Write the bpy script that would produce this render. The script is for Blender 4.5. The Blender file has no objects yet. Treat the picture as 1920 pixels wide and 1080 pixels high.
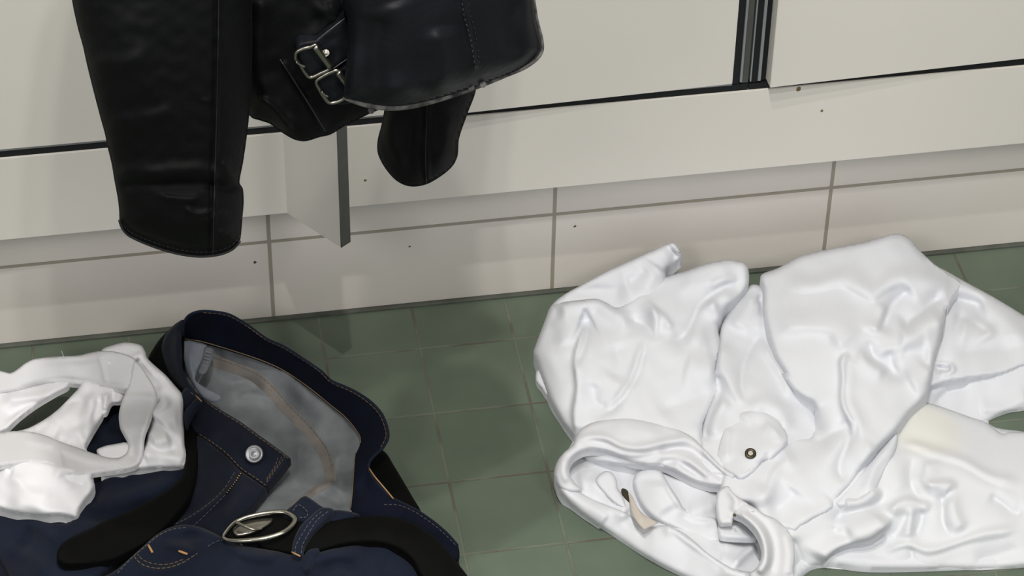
import bpy, bmesh, math, random
import numpy as np
from mathutils import Vector, Matrix
random.seed(4); rng = np.random.RandomState(7)
S = bpy.context.scene
COL = S.collection

# ------------------------------------------------------------ camera, light, exposure
FPX = 5006.7
CC = np.array([-0.1344, -2.1363, 1.8699])
CF = np.array([0.1366, 0.7469, -0.6508]); CR = np.array([0.9857, -0.1676, 0.0145]); CU = np.array([0.0983, 0.6435, 0.7592])
cam_data = bpy.data.cameras.new('camera'); cam = bpy.data.objects.new('camera', cam_data); COL.objects.link(cam)
cam_data.sensor_width = 36; cam_data.lens = FPX / 1920 * 36; cam_data.clip_start = 0.05
cam.matrix_world = Matrix(((CR[0], CU[0], -CF[0], CC[0]), (CR[1], CU[1], -CF[1], CC[1]), (CR[2], CU[2], -CF[2], CC[2]), (0, 0, 0, 1)))
S.camera = cam
S.view_settings.view_transform = 'Standard'; S.view_settings.look = 'None'
S.view_settings.exposure = -0.06; S.view_settings.gamma = 1; S.view_settings.use_curve_mapping = False
W = bpy.data.worlds.new('world'); S.world = W; W.use_nodes = True
# the rest of the changing room: pale walls all round, a dimmer ceiling
wn = W.node_tree; wtc = wn.nodes.new('ShaderNodeTexCoord'); wsp = wn.nodes.new('ShaderNodeSeparateXYZ'); wra = wn.nodes.new('ShaderNodeValToRGB')
wn.links.new(wtc.outputs['Generated'], wsp.inputs[0]); wn.links.new(wsp.outputs['Z'], wra.inputs[0]); wn.links.new(wra.outputs[0], wn.nodes['Background'].inputs[0])
wra.color_ramp.elements[0].position = .0; wra.color_ramp.elements[0].color = (.93, .95, 1.0, 1)
wra.color_ramp.elements[1].position = .6; wra.color_ramp.elements[1].color = (.1, .103, .107, 1)
wn.nodes['Background'].inputs[1].default_value = 0.6
def lamp(name, loc, watts, radius, color=(1, .97, .92)):
    d = bpy.data.lights.new(name, 'AREA'); d.shape = 'DISK'; d.size = radius * 2; d.energy = watts; d.color = color
    o = bpy.data.objects.new(name, d); COL.objects.link(o); o.location = loc
for lx, ly, lw in ((.03, -.80, 15.5), (.06, -1.08, 15.5), (.09, -1.60, 13.0), (.0, -1.66, 13.0)):
    lamp('ceiling_downlight', (lx, ly, 2.6), lw, .022)
# unseen soft fill lamps, added to brighten the lower wall and front faces
for lx, ly, lw in ((-1.5, -2.5, 27), (1.3, -2.6, 24)):
    lamp('fill_panel', (lx, ly, 2.5), lw, .45); d = Vector((.2, 0, .2)) - Vector((lx, ly, 2.5)); bpy.context.scene.collection.objects[-1].rotation_euler = d.to_track_quat('-Z', 'Y').to_euler()

# ------------------------------------------------------------ materials
def mat(name, color, rough=.6, metal=0, noise=0, nscale=30, bump=0, bscale=300, bdist=.0005, sheen=0, col2=None, spec=.5, wave=None):
    m = bpy.data.materials.new(name); m.use_nodes = True; nt = m.node_tree; N = nt.nodes; L = nt.links
    b = N['Principled BSDF']; b.inputs['Roughness'].default_value = rough; b.inputs['Metallic'].default_value = metal
    b.inputs['Specular IOR Level'].default_value = spec
    if sheen: b.inputs['Sheen Weight'].default_value = sheen
    c = tuple(color) + (1,); b.inputs['Base Color'].default_value = c
    tc = N.new('ShaderNodeTexCoord')
    if noise or col2:
        n = N.new('ShaderNodeTexNoise'); n.inputs['Scale'].default_value = nscale; n.inputs['Detail'].default_value = 5
        r = N.new('ShaderNodeValToRGB'); r.color_ramp.elements[0].position = .35; r.color_ramp.elements[1].position = .68
        c2 = col2 if col2 else tuple(x * (1 - noise) for x in color)
        r.color_ramp.elements[0].color = c; r.color_ramp.elements[1].color = tuple(c2) + (1,)
        L.new(tc.outputs['Object'], n.inputs['Vector']); L.new(n.outputs['Fac'], r.inputs[0]); L.new(r.outputs[0], b.inputs['Base Color'])
    if bump:
        n = N.new('ShaderNodeTexNoise'); n.inputs['Scale'].default_value = bscale; n.inputs['Detail'].default_value = 3
        bp = N.new('ShaderNodeBump'); bp.inputs['Strength'].default_value = bump; bp.inputs['Distance'].default_value = bdist
        L.new(tc.outputs['Object'], n.inputs['Vector']); L.new(n.outputs['Fac'], bp.inputs['Height']); L.new(bp.outputs[0], b.inputs['Normal'])
    return m
def srgb(r, g, b):
    return tuple((x / 255 / 12.92 if x / 255 < .04045 else ((x / 255 + .055) / 1.055) ** 2.4) for x in (r, g, b))
def tile_mat(name, c1, c2, grout, w, h, off, axes, mortar, rough, spots, gcol2=None):
    m = bpy.data.materials.new(name); m.use_nodes = True; nt = m.node_tree; N = nt.nodes; L = nt.links; b = N['Principled BSDF']
    tc = N.new('ShaderNodeTexCoord'); sep = N.new('ShaderNodeSeparateXYZ'); L.new(tc.outputs['Object'], sep.inputs[0])
    cmb = N.new('ShaderNodeCombineXYZ')
    for i in (0, 1):
        a = N.new('ShaderNodeMath'); a.operation = 'ADD'; a.inputs[1].default_value = off[i]
        L.new(sep.outputs[axes[i]], a.inputs[0]); L.new(a.outputs[0], cmb.inputs[i])
    br = N.new('ShaderNodeTexBrick'); br.offset = 0; br.squash = 1
    br.inputs['Scale'].default_value = 1; br.inputs['Brick Width'].default_value = w; br.inputs['Row Height'].default_value = h
    br.inputs['Mortar Size'].default_value = mortar; br.inputs['Mortar Smooth'].default_value = .3; br.inputs['Bias'].default_value = 0
    br.inputs['Color1'].default_value = c1 + (1,); br.inputs['Color2'].default_value = c2 + (1,); br.inputs['Mortar'].default_value = grout + (1,)
    L.new(cmb.outputs[0], br.inputs['Vector'])
    n = N.new('ShaderNodeTexNoise'); n.inputs['Scale'].default_value = 14; n.inputs['Detail'].default_value = 6
    L.new(tc.outputs['Object'], n.inputs['Vector'])
    r = N.new('ShaderNodeValToRGB'); r.color_ramp.elements[0].position = .3; r.color_ramp.elements[1].position = .7
    r.color_ramp.elements[0].color = (spots, spots, spots, 1); r.color_ramp.elements[1].color = (1, 1, 1, 1)
    mx = N.new('ShaderNodeMixRGB'); mx.blend_type = 'MULTIPLY'; mx.inputs[0].default_value = 1
    L.new(n.outputs['Fac'], r.inputs[0]); L.new(br.outputs['Color'], mx.inputs[1]); L.new(r.outputs[0], mx.inputs[2])
    last = mx.outputs[0]
    if gcol2:      # patchy grout
        n2 = N.new('ShaderNodeTexNoise'); n2.inputs['Scale'].default_value = 16; n2.inputs['Detail'].default_value = 3
        L.new(tc.outputs['Object'], n2.inputs['Vector'])
        r2 = N.new('ShaderNodeValToRGB'); r2.color_ramp.elements[0].position = .42; r2.color_ramp.elements[1].position = .56
        L.new(n2.outputs['Fac'], r2.inputs[0])
        mg = N.new('ShaderNodeMixRGB'); L.new(r2.outputs[0], mg.inputs[0]); mg.inputs[1].default_value = grout + (1,); mg.inputs[2].default_value = gcol2 + (1,)
        L.new(mg.outputs[0], br.inputs['Mortar'])
    L.new(last, b.inputs['Base Color']); b.inputs['Roughness'].default_value = rough
    inv = N.new('ShaderNodeMath'); inv.operation = 'SUBTRACT'; inv.inputs[0].default_value = 1; L.new(br.outputs['Fac'], inv.inputs[1])
    bp = N.new('ShaderNodeBump'); bp.inputs['Strength'].default_value = .5; bp.inputs['Distance'].default_value = .0012
    L.new(inv.outputs[0], bp.inputs['Height']); L.new(bp.outputs[0], b.inputs['Normal'])
    return m
M = {}
M['floor'] = tile_mat('green floor tile', srgb(99, 112, 96), srgb(93, 106, 90), srgb(92, 88, 78), .1, .1, (-.0467 + 3, .0723 + 3), (0, 1), .0016, .55, .82, srgb(108, 116, 100))
M['wall'] = tile_mat('white wall tile', srgb(238, 232, 224), srgb(235, 229, 221), srgb(172, 163, 150), .3, .2, (3, -.1046 + 2), (0, 2), .0023, .3, .97)
M['locker'] = mat('locker laminate', srgb(216, 212, 204), .45, noise=.03, nscale=4)
M['dark'] = mat('dark seal', srgb(27, 28, 30), .6, spec=.2)
M['edge'] = mat('dark edge band', srgb(70, 71, 66), .55, noise=.15, nscale=90)
M['alu'] = mat('aluminium strip', srgb(150, 152, 155), .4, metal=.6)
M['caulk'] = mat('grey caulk', srgb(88, 93, 84), .8, noise=.35, nscale=30)
M['stain'] = mat('brown stain', srgb(110, 95, 60), .8)
M['shirt'] = mat('white sweat cotton', srgb(215, 217, 222), .95, bump=.25, bscale=900, bdist=.0004, sheen=.05)
M['rib'] = mat('white ribbed cotton', srgb(214, 215, 219), .95, bump=.4, bscale=700, bdist=.0005, sheen=.05)
M['stainw'] = mat('yellowed white cotton', srgb(234, 233, 228), .95, bump=.25, bscale=900, bdist=.0004)
M['briefs'] = mat('white thin cotton', srgb(229, 229, 232), .95, bump=.2, bscale=900, bdist=.0003)
M['elastic'] = mat('grey white elastic', srgb(212, 212, 214), .9, bump=.4, bscale=1500, bdist=.0003)
M['label'] = mat('beige satin tag', srgb(190, 182, 172), .7)
M['snapdark'] = mat('dark metal snap', srgb(75, 70, 55), .35, metal=.8)
M['snaplight'] = mat('pale snap centre', srgb(180, 175, 160), .4)
M['denim'] = mat('dark blue denim', srgb(18, 23, 38), .9, bump=.6, bscale=1400, bdist=.0006, col2=srgb(15, 19, 31), nscale=26, sheen=.05, spec=.2)
M['denim2'] = mat('worn blue denim', srgb(21, 29, 46), .9, bump=.6, bscale=1400, bdist=.0006, col2=srgb(17, 23, 38), nscale=18, sheen=.05, spec=.2)
M['denimin'] = mat('navy waistband denim', srgb(14, 19, 35), .92, bump=.5, bscale=1400, bdist=.0005, noise=.35, nscale=25, spec=.15)
M['lining'] = mat('grey denim inside', srgb(128, 132, 135), .95, bump=.7, bscale=1100, bdist=.0006, col2=srgb(98, 101, 105), nscale=22, spec=.2)
M['tape'] = mat('brown seam tape', srgb(122, 117, 112), .95, bump=.4, bscale=900, noise=.25, nscale=60)
M['pocket'] = mat('pale pocket cotton', srgb(125, 132, 142), .95, noise=.2, nscale=60)
M['thread'] = mat('tan thread', srgb(112, 94, 70), .8)
M['threadp'] = mat('pale thread', srgb(88, 88, 92), .8)
M['orange'] = mat('orange thread', srgb(176, 136, 92), .8)
M['belt'] = mat('black belt leather', srgb(9, 9, 9), .8, bump=.3, bscale=260, noise=.3, nscale=12, spec=.1)
M['chrome'] = mat('polished metal', srgb(160, 157, 145), .25, metal=1)
M['oldmetal'] = mat('tarnished metal', srgb(138, 135, 126), .32, metal=1)
M['brass'] = mat('brass zip', srgb(165, 140, 95), .35, metal=1)
M['leather'] = mat('black leather', srgb(9, 10, 11), .72, bump=.5, bscale=170, bdist=.0008, noise=.4, nscale=9, spec=.14)
M['leather2'] = mat('blue black leather', srgb(17, 19, 24), .55, bump=.5, bscale=170, bdist=.0008, noise=.3, nscale=9, spec=.2)
M['worn'] = mat('worn leather edge', srgb(112, 110, 108), .8, bump=.8, bscale=200, col2=srgb(34, 34, 36), nscale=110)
M['wornd'] = mat('worn dark leather edge', srgb(33, 34, 38), .6, bump=.6, bscale=200, col2=srgb(14, 14, 16), nscale=70)

def spot_mat(name, base, spot, centre, radius):      # cloth with one soft yellowed stain
    m = mat(name, base, .95, bump=.25, bscale=900, bdist=.0004, sheen=.05); nt = m.node_tree; N = nt.nodes; L = nt.links
    g = N.new('ShaderNodeNewGeometry'); d = N.new('ShaderNodeVectorMath'); d.operation = 'DISTANCE'; d.inputs[1].default_value = centre
    r = N.new('ShaderNodeMapRange'); r.inputs['From Min'].default_value = radius * .55; r.inputs['From Max'].default_value = radius; r.inputs['To Min'].default_value = 1; r.inputs['To Max'].default_value = 0
    x = N.new('ShaderNodeMixRGB'); x.inputs[1].default_value = base + (1,); x.inputs[2].default_value = spot + (1,)
    L.new(g.outputs['Position'], d.inputs[0]); L.new(d.outputs['Value'], r.inputs['Value']); L.new(r.outputs[0], x.inputs[0]); L.new(x.outputs[0], N['Principled BSDF'].inputs['Base Color'])
    return m
# ------------------------------------------------------------ object helpers
def thing(name, loc, label, cat, group=None):
    o = bpy.data.objects.new(name, None); COL.objects.link(o); o.location = loc; o.empty_display_size = .05
    o['label'] = label; o['category'] = cat
    if group: o['group'] = group
    return o
def link(name, me, material, parent=None, kind=None, label=None):
    o = bpy.data.objects.new(name, me); COL.objects.link(o)
    me.materials.append(M[material] if isinstance(material, str) else material)
    if parent is not None:
        o.parent = parent
        root = parent
        off = Vector((0, 0, 0))
        while root is not None: off += root.location; root = root.parent
        me.transform(Matrix.Translation(-off))
    if kind: o['kind'] = kind
    if label: o['label'] = label
    return o
def mesh(verts, faces, smooth=True):
    me = bpy.data.meshes.new('m'); me.from_pydata([tuple(v) for v in verts], [], faces); me.update()
    if smooth: me.polygons.foreach_set('use_smooth', [True] * len(me.polygons))
    return me
def box_bm(bm, x0, x1, y0, y1, z0, z1, bev=0, rot=None):
    r = bmesh.ops.create_cube(bm, size=1); vs = r['verts']
    for v in vs: v.co = Vector(((x0 + x1) / 2 + v.co.x * (x1 - x0), (y0 + y1) / 2 + v.co.y * (y1 - y0), (z0 + z1) / 2 + v.co.z * (z1 - z0)))
    if bev:
        es = {e for v in vs for e in v.link_edges}
        bmesh.ops.bevel(bm, geom=list(es), offset=bev, segments=2, affect='EDGES')
def box(name, x0, x1, y0, y1, z0, z1, m, parent=None, bev=0, kind=None, label=None):
    bm = bmesh.new(); box_bm(bm, x0, x1, y0, y1, z0, z1, bev); me = bpy.data.meshes.new(name); bm.to_mesh(me); bm.free()
    return link(name, me, m, parent, kind, label)

# point of the world seen along a line of sight, at a given height above the floor or distance out from the wall
def at(u, v, z=None, y=None):
    d = CF + CR * (u - 960) / FPX - CU * (v - 540) / FPX
    t = (z - CC[2]) / d[2] if z is not None else (y - CC[1]) / d[1]
    return CC + d * t
def atv(U, V, H, mode):
    D = CF[None, :] + np.outer((U - 960) / FPX, CR) - np.outer((V - 540) / FPX, CU)
    t = (H - CC[2]) / D[:, 2] if mode == 'z' else (-H - CC[1]) / D[:, 1]
    return CC[None, :] + D * t[:, None]

def spline(pts, closed=True, seg=8):
    """Catmull-Rom through pts; a point given as (u,v,1) is a sharp corner"""
    P = [np.array(p[:2], float) for p in pts]; c = [len(p) > 2 and p[2] for p in pts]; n = len(P); out = []
    rngs = range(n) if closed else range(n - 1)
    for i in rngs:
        p1, p2 = P[i], P[(i + 1) % n]
        p0 = P[(i - 1) % n] if (closed or i > 0) else p1
        p3 = P[(i + 2) % n] if (closed or i + 2 < n) else p2
        k = max(np.linalg.norm(p2 - p1), 1e-6)
        def tan(a, b, m): # limited tangent
            t = (b - a) / 2; l = np.linalg.norm(t); return t if l < k else t * (k / l)
        t1 = tan(p0, p2, 0) if not c[i] else (p2 - p1) * .5
        t2 = tan(p1, p3, 0) if not c[(i + 1) % n] else (p2 - p1) * .5
        for s in range(seg):
            t = s / seg
            out.append((2 * t ** 3 - 3 * t ** 2 + 1) * p1 + (t ** 3 - 2 * t ** 2 + t) * t1 + (-2 * t ** 3 + 3 * t ** 2) * p2 + (t ** 3 - t ** 2) * t2)
    if not closed: out.append(P[-1])
    return np.array(out)
def seg_dist(U, V, P, closed):
    """nearest distance, signed side, parameter 0..1 and nearest point on a polyline"""
    n = len(P); m = n if closed else n - 1
    best = np.full(U.shape, 1e18); sgn = np.ones(U.shape); par = np.zeros(U.shape); NX = U.copy(); NY = V.copy()
    L = [np.linalg.norm(P[(i + 1) % n] - P[i]) for i in range(m)]; tot = sum(L) + 1e-9; acc = 0
    for i in range(m):
        a = P[i]; d = P[(i + 1) % n] - a; l2 = d @ d
        if l2 < 1e-9: continue
        t = np.clip(((U - a[0]) * d[0] + (V - a[1]) * d[1]) / l2, 0, 1)
        x = a[0] + t * d[0]; y = a[1] + t * d[1]; q = (U - x) ** 2 + (V - y) ** 2; k = q < best
        best = np.where(k, q, best); sgn = np.where(k, np.sign(d[0] * (V - a[1]) - d[1] * (U - a[0]) + 1e-9), sgn)
        par = np.where(k, (acc + t * L[i]) / tot, par); NX = np.where(k, x, NX); NY = np.where(k, y, NY); acc += L[i]
    return np.sqrt(best), sgn, par, NX, NY
def inside(U, V, P):
    r = np.zeros(U.shape, bool); n = len(P)
    for i in range(n):
        a, b = P[i], P[(i + 1) % n]
        if a[1] == b[1]: continue
        c = ((a[1] > V) != (b[1] > V)) & (U < (b[0] - a[0]) * (V - a[1]) / (b[1] - a[1]) + a[0])
        r ^= c
    return r
def tps(ctrl):
    C = np.array([(c[0], c[1]) for c in ctrl], float) / 300.; h = np.array([c[2] for c in ctrl], float) / 1000; n = len(C)
    if n == 1: return lambda U, V: np.full(U.shape, h[0])
    def K(r2): return .5 * r2 * np.log(r2 + 1e-12)
    if n < 4:
        def f(U, V):
            w = np.zeros(U.shape); s = w.copy()
            for c, hh in zip(C, h):
                q = 1 / ((U / 300 - c[0]) ** 2 + (V / 300 - c[1]) ** 2 + .02); w += q; s += q * hh
            return s / w
        return f
    A = np.zeros((n + 3, n + 3)); D = ((C[:, None] - C[None]) ** 2).sum(2); A[:n, :n] = K(D) + np.eye(n) * 5e-3
    A[:n, n] = 1; A[:n, n + 1:] = C; A[n, :n] = 1; A[n + 1:, :n] = C.T
    s = np.linalg.solve(A, np.concatenate([h, np.zeros(3)])); lo, hi = h.min() - .006, h.max() + .008
    def f(U, V):
        r = s[n] + s[n + 1] * U / 300 + s[n + 2] * V / 300
        for i in range(n): r = r + s[i] * K((U / 300 - C[i, 0]) ** 2 + (V / 300 - C[i, 1]) ** 2)
        return np.clip(r, lo, hi)
    return f
def crease_fn(creases, soft=False):
    """each crease: (points, width on the left of travel, width on the right, height in mm [, how it ends])"""
    cc = [(spline(c[0], False, 6), c[1], c[2], c[3] / 1000, c[4] if len(c) > 4 else .25) for c in creases]
    def f(U, V):
        r = np.zeros(U.shape)
        if soft: U, V = U + 3.2 * np.sin(V / 17. + 1.3 * np.sin(U / 31.)) , V + 3.2 * np.sin(U / 19. + 1.1 * np.sin(V / 27.))
        for P, wl, wr, a, e in cc:
            mw = (5 if soft else 3) * max(wl, wr); k = (U > P[:, 0].min() - mw) & (U < P[:, 0].max() + mw) & (V > P[:, 1].min() - mw) & (V < P[:, 1].max() + mw)
            if not k.any(): continue
            d, s, t, _, _ = seg_dist(U[k], V[k], P, False)
            w = np.where(s > 0, wr, wl)
            if soft:      # rounded crests that fall away slowly on one side, pinched valleys
                big = max(wl, wr)
                w = np.where(w >= big, w * 1.9, w * 1.15) if a > 0 else w * 1.45
                x = d / w; g = np.exp(-x * x) if a > 0 else np.exp(-np.power(x + 1e-6, 1.25))
            else: x = d / w; g = np.exp(-x * x)
            if e > 0:
                q = np.clip(np.minimum(t, 1 - t) / e, 0, 1); g = g * (q * q * (3 - 2 * q) * .95 + .05)
            r[k] += a * g * (1.4 if soft else 1)
        return r
    return f
def wrinkle(U, V, amp, sc, seed):
    r = np.random.RandomState(seed); out = np.zeros(U.shape)
    for i in range(7):
        a = r.uniform(0, math.pi); k = 2 * math.pi / (sc * r.uniform(.6, 1.8)); p = r.uniform(0, 6); q = r.uniform(0, 6); k2 = k * r.uniform(.3, .7)
        x = U * math.cos(a) + V * math.sin(a); y = -U * math.sin(a) + V * math.cos(a)
        out += np.sin(k * x + p + 1.3 * np.sin(k2 * y + q))
    return out * amp / 1000 / 4

def relief(name, outline, ctrl, m, parent=None, creases=(), edge=(14, 8), skirt=12, step=4, mode='z', wr=(0, 60, 1), lens=None, thick=1.5, noedge=(), extra=None, label=None, kind=None):
    """A piece of cloth: outline, heights in mm over it, folds, a rolled edge (width px, drop mm).
    skirt: how far the edge turns down; lens: (roundness px, half thickness mm) makes a closed padded volume"""
    P = spline(outline, True, 7)
    u0, v0 = P.min(0) - step; u1, v1 = P.max(0) + step
    gu = np.arange(u0, u1 + step, step); gv = np.arange(v0, v1 + step, step)
    UU, VV = np.meshgrid(gu, gv); U = UU.ravel(); V = VV.ravel()
    ins = inside(U, V, P); d, s, t, NX, NY = seg_dist(U, V, P, True)
    sel = ins | (d < step * .35)
    nx = len(gu); idx = np.arange(len(U)).reshape(UU.shape)
    a = idx[:-1, :-1].ravel(); b = idx[:-1, 1:].ravel(); c = idx[1:, 1:].ravel(); e = idx[1:, :-1].ravel()
    faces = []
    sa, sb, sc_, se = sel[a], sel[b], sel[c], sel[e]; n4 = sa.astype(int) + sb + sc_ + se
    for q in np.nonzero(n4 == 4)[0]: faces.append((a[q], e[q], c[q], b[q]))
    for q in np.nonzero(n4 == 3)[0]:
        faces.append(tuple(x for x in (a[q], e[q], c[q], b[q]) if sel[x]))
    used = np.zeros(len(U), bool); ec = {}
    for f in faces:
        for i in range(len(f)):
            used[f[i]] = True; k = (f[i], f[(i + 1) % len(f)]); ec[k] = 1
    bnd = [k for k in ec if (k[1], k[0]) not in ec]
    bv = np.array(sorted({x for k in bnd for x in k}))
    U[bv] = NX[bv]; V[bv] = NY[bv]; d[bv] = 0
    near = used & (d > 0) & ~ins; U[near] = NX[near]; V[near] = NY[near]; d[near] = 0
    base = tps(ctrl); cf = crease_fn(creases, m in ('shirt', 'bodycloth', 'briefs'))
    def H0(U, V):
        h = base(U, V) + cf(U, V)
        if wr[0]: h = h + wrinkle(U, V, *wr)
        if extra is not None: h = h + extra(U, V)
        return h
    ids = np.nonzero(used)[0]; remap = -np.ones(len(U), int); remap[ids] = np.arange(len(ids))
    uu, vv, dd = U[ids], V[ids], d[ids]
    h = H0(uu, vv)
    if lens:
        x = np.clip(dd / lens[0], 0, 1); rr = np.sqrt(1 - (1 - x) ** 2) * lens[1] / 1000
        bb = base(uu, vv); hb = bb - rr; q = np.clip(dd / 10, 0, 1); h = bb + (h - bb) * q + rr
        A = atv(uu, vv, h, mode); B = atv(uu, vv, hb, mode); n = len(ids)
        fs = [tuple(int(remap[x]) for x in f) for f in faces]
        fs2 = fs + [tuple(n + x for x in reversed(f)) for f in fs]
        # stitch the rims
        for k in bnd:
            p, q = int(remap[k[0]]), int(remap[k[1]]); fs2.append((q, p, n + p, n + q))
        verts = np.vstack([A, B]); me = mesh(verts, fs2)
    else:
        r, drop = edge
        if r > 0:
            dx = dd.copy()
            for ne in noedge:      # stretches of rim that stay flat (run into the next piece)
                dn, _, _, _, _ = seg_dist(uu, vv, np.array([p[:2] for p in ne], float), False); dx = np.maximum(dx, r * np.clip(1 - (dn - dd) / (1.5 * r), 0, 1) * (dn < dd + 1.5 * r))
            x = np.clip(dx / r, 0, 1); h = h - drop / 1000 * (1 - np.sqrt(1 - (1 - x) ** 2))
        if mode == 'z': h = np.maximum(h, .0015)
        A = atv(uu, vv, h, mode); n = len(ids)
        fs = [tuple(int(remap[x]) for x in f) for f in faces]
        bl = sorted({int(remap[x]) for k in bnd for x in k}); bm_ = {x: n + i for i, x in enumerate(bl)}
        B = A[bl].copy()
        if mode == 'z':
            B[:, 2] = np.maximum(B[:, 2] - skirt / 1000, .0006)
        else: B[:, 1] += skirt / 1000
        for k in bnd:
            p, q = int(remap[k[0]]), int(remap[k[1]]); fs.append((q, p, bm_[p], bm_[q]))
        me = mesh(np.vstack([A, B]), fs)
    o = link(name, me, m, parent, kind, label)
    def H(u, v):
        u = np.atleast_1d(np.array(u, float)); v = np.atleast_1d(np.array(v, float)); h = H0(u, v); dd, _, _, _, _ = seg_dist(u, v, P, True)
        if lens:
            x = np.clip(dd / lens[0], 0, 1); return h + np.sqrt(1 - (1 - x) ** 2) * lens[1] / 1000
        x = np.clip(dd / max(edge[0], 1e-6), 0, 1)
        return np.maximum(h - edge[1] / 1000 * (1 - np.sqrt(1 - (1 - x) ** 2)), .0015)
    o_H = H
    return o, o_H

def tube_mesh(pts, rad, n=8, closed=False, flat=1, caps=True):
    pts = np.array(pts, float); m = len(pts); vs = []; fs = []
    rad = np.full(m, rad) if np.isscalar(rad) else np.array(rad)
    for i in range(m):
        a = pts[(i - 1) % m] if closed or i else pts[i]; b = pts[(i + 1) % m] if closed or i < m - 1 else pts[i]
        T = (b - a) / (np.linalg.norm(b - a) + 1e-12)
        Nn = CF - T * (CF @ T); Nn /= np.linalg.norm(Nn) + 1e-12; B = np.cross(T, Nn)
        for j in range(n):
            q = 2 * math.pi * j / n; vs.append(pts[i] + rad[i] * (math.cos(q) * Nn * flat + math.sin(q) * B))
    for i in range(m if closed else m - 1):
        for j in range(n):
            a = i * n + j; b = i * n + (j + 1) % n; c = ((i + 1) % m) * n + (j + 1) % n; d = ((i + 1) % m) * n + j; fs.append((a, b, c, d))
    if caps and not closed:
        fs.append(tuple(range(n))[::-1]); fs.append(tuple((m - 1) * n + j for j in range(n)))
    return vs, fs
def stitches(name, px, H, m, parent, r=.45, dash=9, gap=4, mode='z', lift=.5, solid=False, label=None):
    """thread stitched along a line on top of a piece"""
    P = spline(px, False, 8); L = np.concatenate([[0], np.cumsum(np.linalg.norm(np.diff(P, axis=0), axis=1))])
    V = []; F = []
    def samp(s): return np.array([np.interp(s, L, P[:, 0]), np.interp(s, L, P[:, 1])]).T
    pos = 0
    spans = [(0, L[-1])] if solid else []
    while not solid and pos < L[-1] - 2: spans.append((pos, min(pos + dash, L[-1]))); pos += dash + gap
    for a, b in spans:
        k = max(2, int((b - a) / (5 if solid else 4)) + 1); q = samp(np.linspace(a, b, k)); h = H(q[:, 0], q[:, 1]) + lift / 1000
        W3 = atv(q[:, 0], q[:, 1], h, mode); vs, fs = tube_mesh(W3, r / 1000, 5); n0 = len(V); V += list(vs); F += [tuple(x + n0 for x in f) for f in fs]
    return link(name, mesh(V, F), m, parent, label=label)
def tube_px(name, pts, rad_mm, m, parent, mode='z', closed=False, n=10, flat=1, seg=8, label=None):
    """rounded cord through (u,v,h mm)"""
    P2 = spline([(p[0], p[1]) for p in pts], closed, seg)
    hs = np.array([p[2] for p in pts], float) / 1000
    k = np.arange(len(P2)) / seg
    if closed: hh = np.interp(k, np.arange(len(pts) + 1), np.append(hs, hs[0]))
    else: hh = np.interp(k, np.arange(len(pts)), hs)
    W3 = atv(P2[:, 0], P2[:, 1], hh, mode)
    rr = rad_mm / 1000 if np.isscalar(rad_mm) else np.interp(k, np.arange(len(rad_mm)), rad_mm) / 1000
    vs, fs = tube_mesh(W3, rr, n, closed, flat)
    return link(name, mesh(vs, fs), m, parent, label=label)
def disc(name, u, v, h, r_mm, thick, m, parent, normal=(0, 0, 1), mode='z', ring=0, dome=0, label=None):
    """turned button: rim, dished middle"""
    c = at(u, v, z=h / 1000) if mode == 'z' else at(u, v, y=-h / 1000)
    r = r_mm / 1000; t = thick / 1000; prof = [(0, t * (1 + dome)), (r * .5, t * (1 + dome * .8)), (r * .72, t * (.75 + dome * .4)), (r * .8, t * 1.15), (r * .95, t * 1.1), (r, t * .7), (r, 0)]
    if ring: prof = [(r * ring, 0), (r * ring, t), (r * (ring + 1) / 2, t * 1.3), (r, t), (r, 0)]
    nrm = Vector(normal).normalized(); rot = nrm.to_track_quat('Z', 'Y').to_matrix(); vs = []; fs = []; n = 28
    for (pr, pz) in prof:
        for j in range(n):
            a = 2 * math.pi * j / n; vs.append(np.array(rot @ Vector((pr * math.cos(a), pr * math.sin(a), pz))) + c)
    for i in range(len(prof) - 1):
        for j in range(n): fs.append((i * n + j, (i + 1) * n + j, (i + 1) * n + (j + 1) % n, i * n + (j + 1) % n))
    return link(name, mesh(vs, fs), m, parent, label=label)
def Z(ox, oy, k):
    def f(*pts): return [((p[0] / k + ox, p[1] / k + oy) + tuple(p[2:])) for p in pts]
    return f
R5 = Z(980, 420, 2.454); R7 = Z(1400, 420, 2.454); R6 = Z(1000, 700, 2.842); R8 = Z(1400, 700, 2.842)
J1 = Z(0, 540, 2); J2 = Z(250, 540, 2); G3 = Z(100, 0, 2.16); G4 = Z(460, 0, 2.16)
def Zm(f):      # the same with heights: ((x, y), mm)
    return lambda *p: [f(q[0])[0] + (q[1],) for q in p]
R5m, R6m, R7m, R8m, J1m, J2m = Zm(R5), Zm(R6), Zm(R7), Zm(R8), Zm(J1), Zm(J2)
def cr(pts, wl, wr, a, *e): return (pts, wl, wr, a) + tuple(e)

M['bodycloth'] = spot_mat('white sweat cotton with stain', srgb(216, 218, 222), srgb(216, 216, 210), tuple(at(1732, 805, z=.032)), .05)

# ============================================================ the room
box('floor', -2.2, 2.2, -2.6, .05, -.06, 0, 'floor', kind='structure')
box('wall_back', -2.2, 2.2, 0, .12, 0, 2.7, 'wall', kind='structure')
box('trim_1', -2.2, 2.2, -.0065, 0, 0, .0022, 'caulk', kind='structure')

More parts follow.
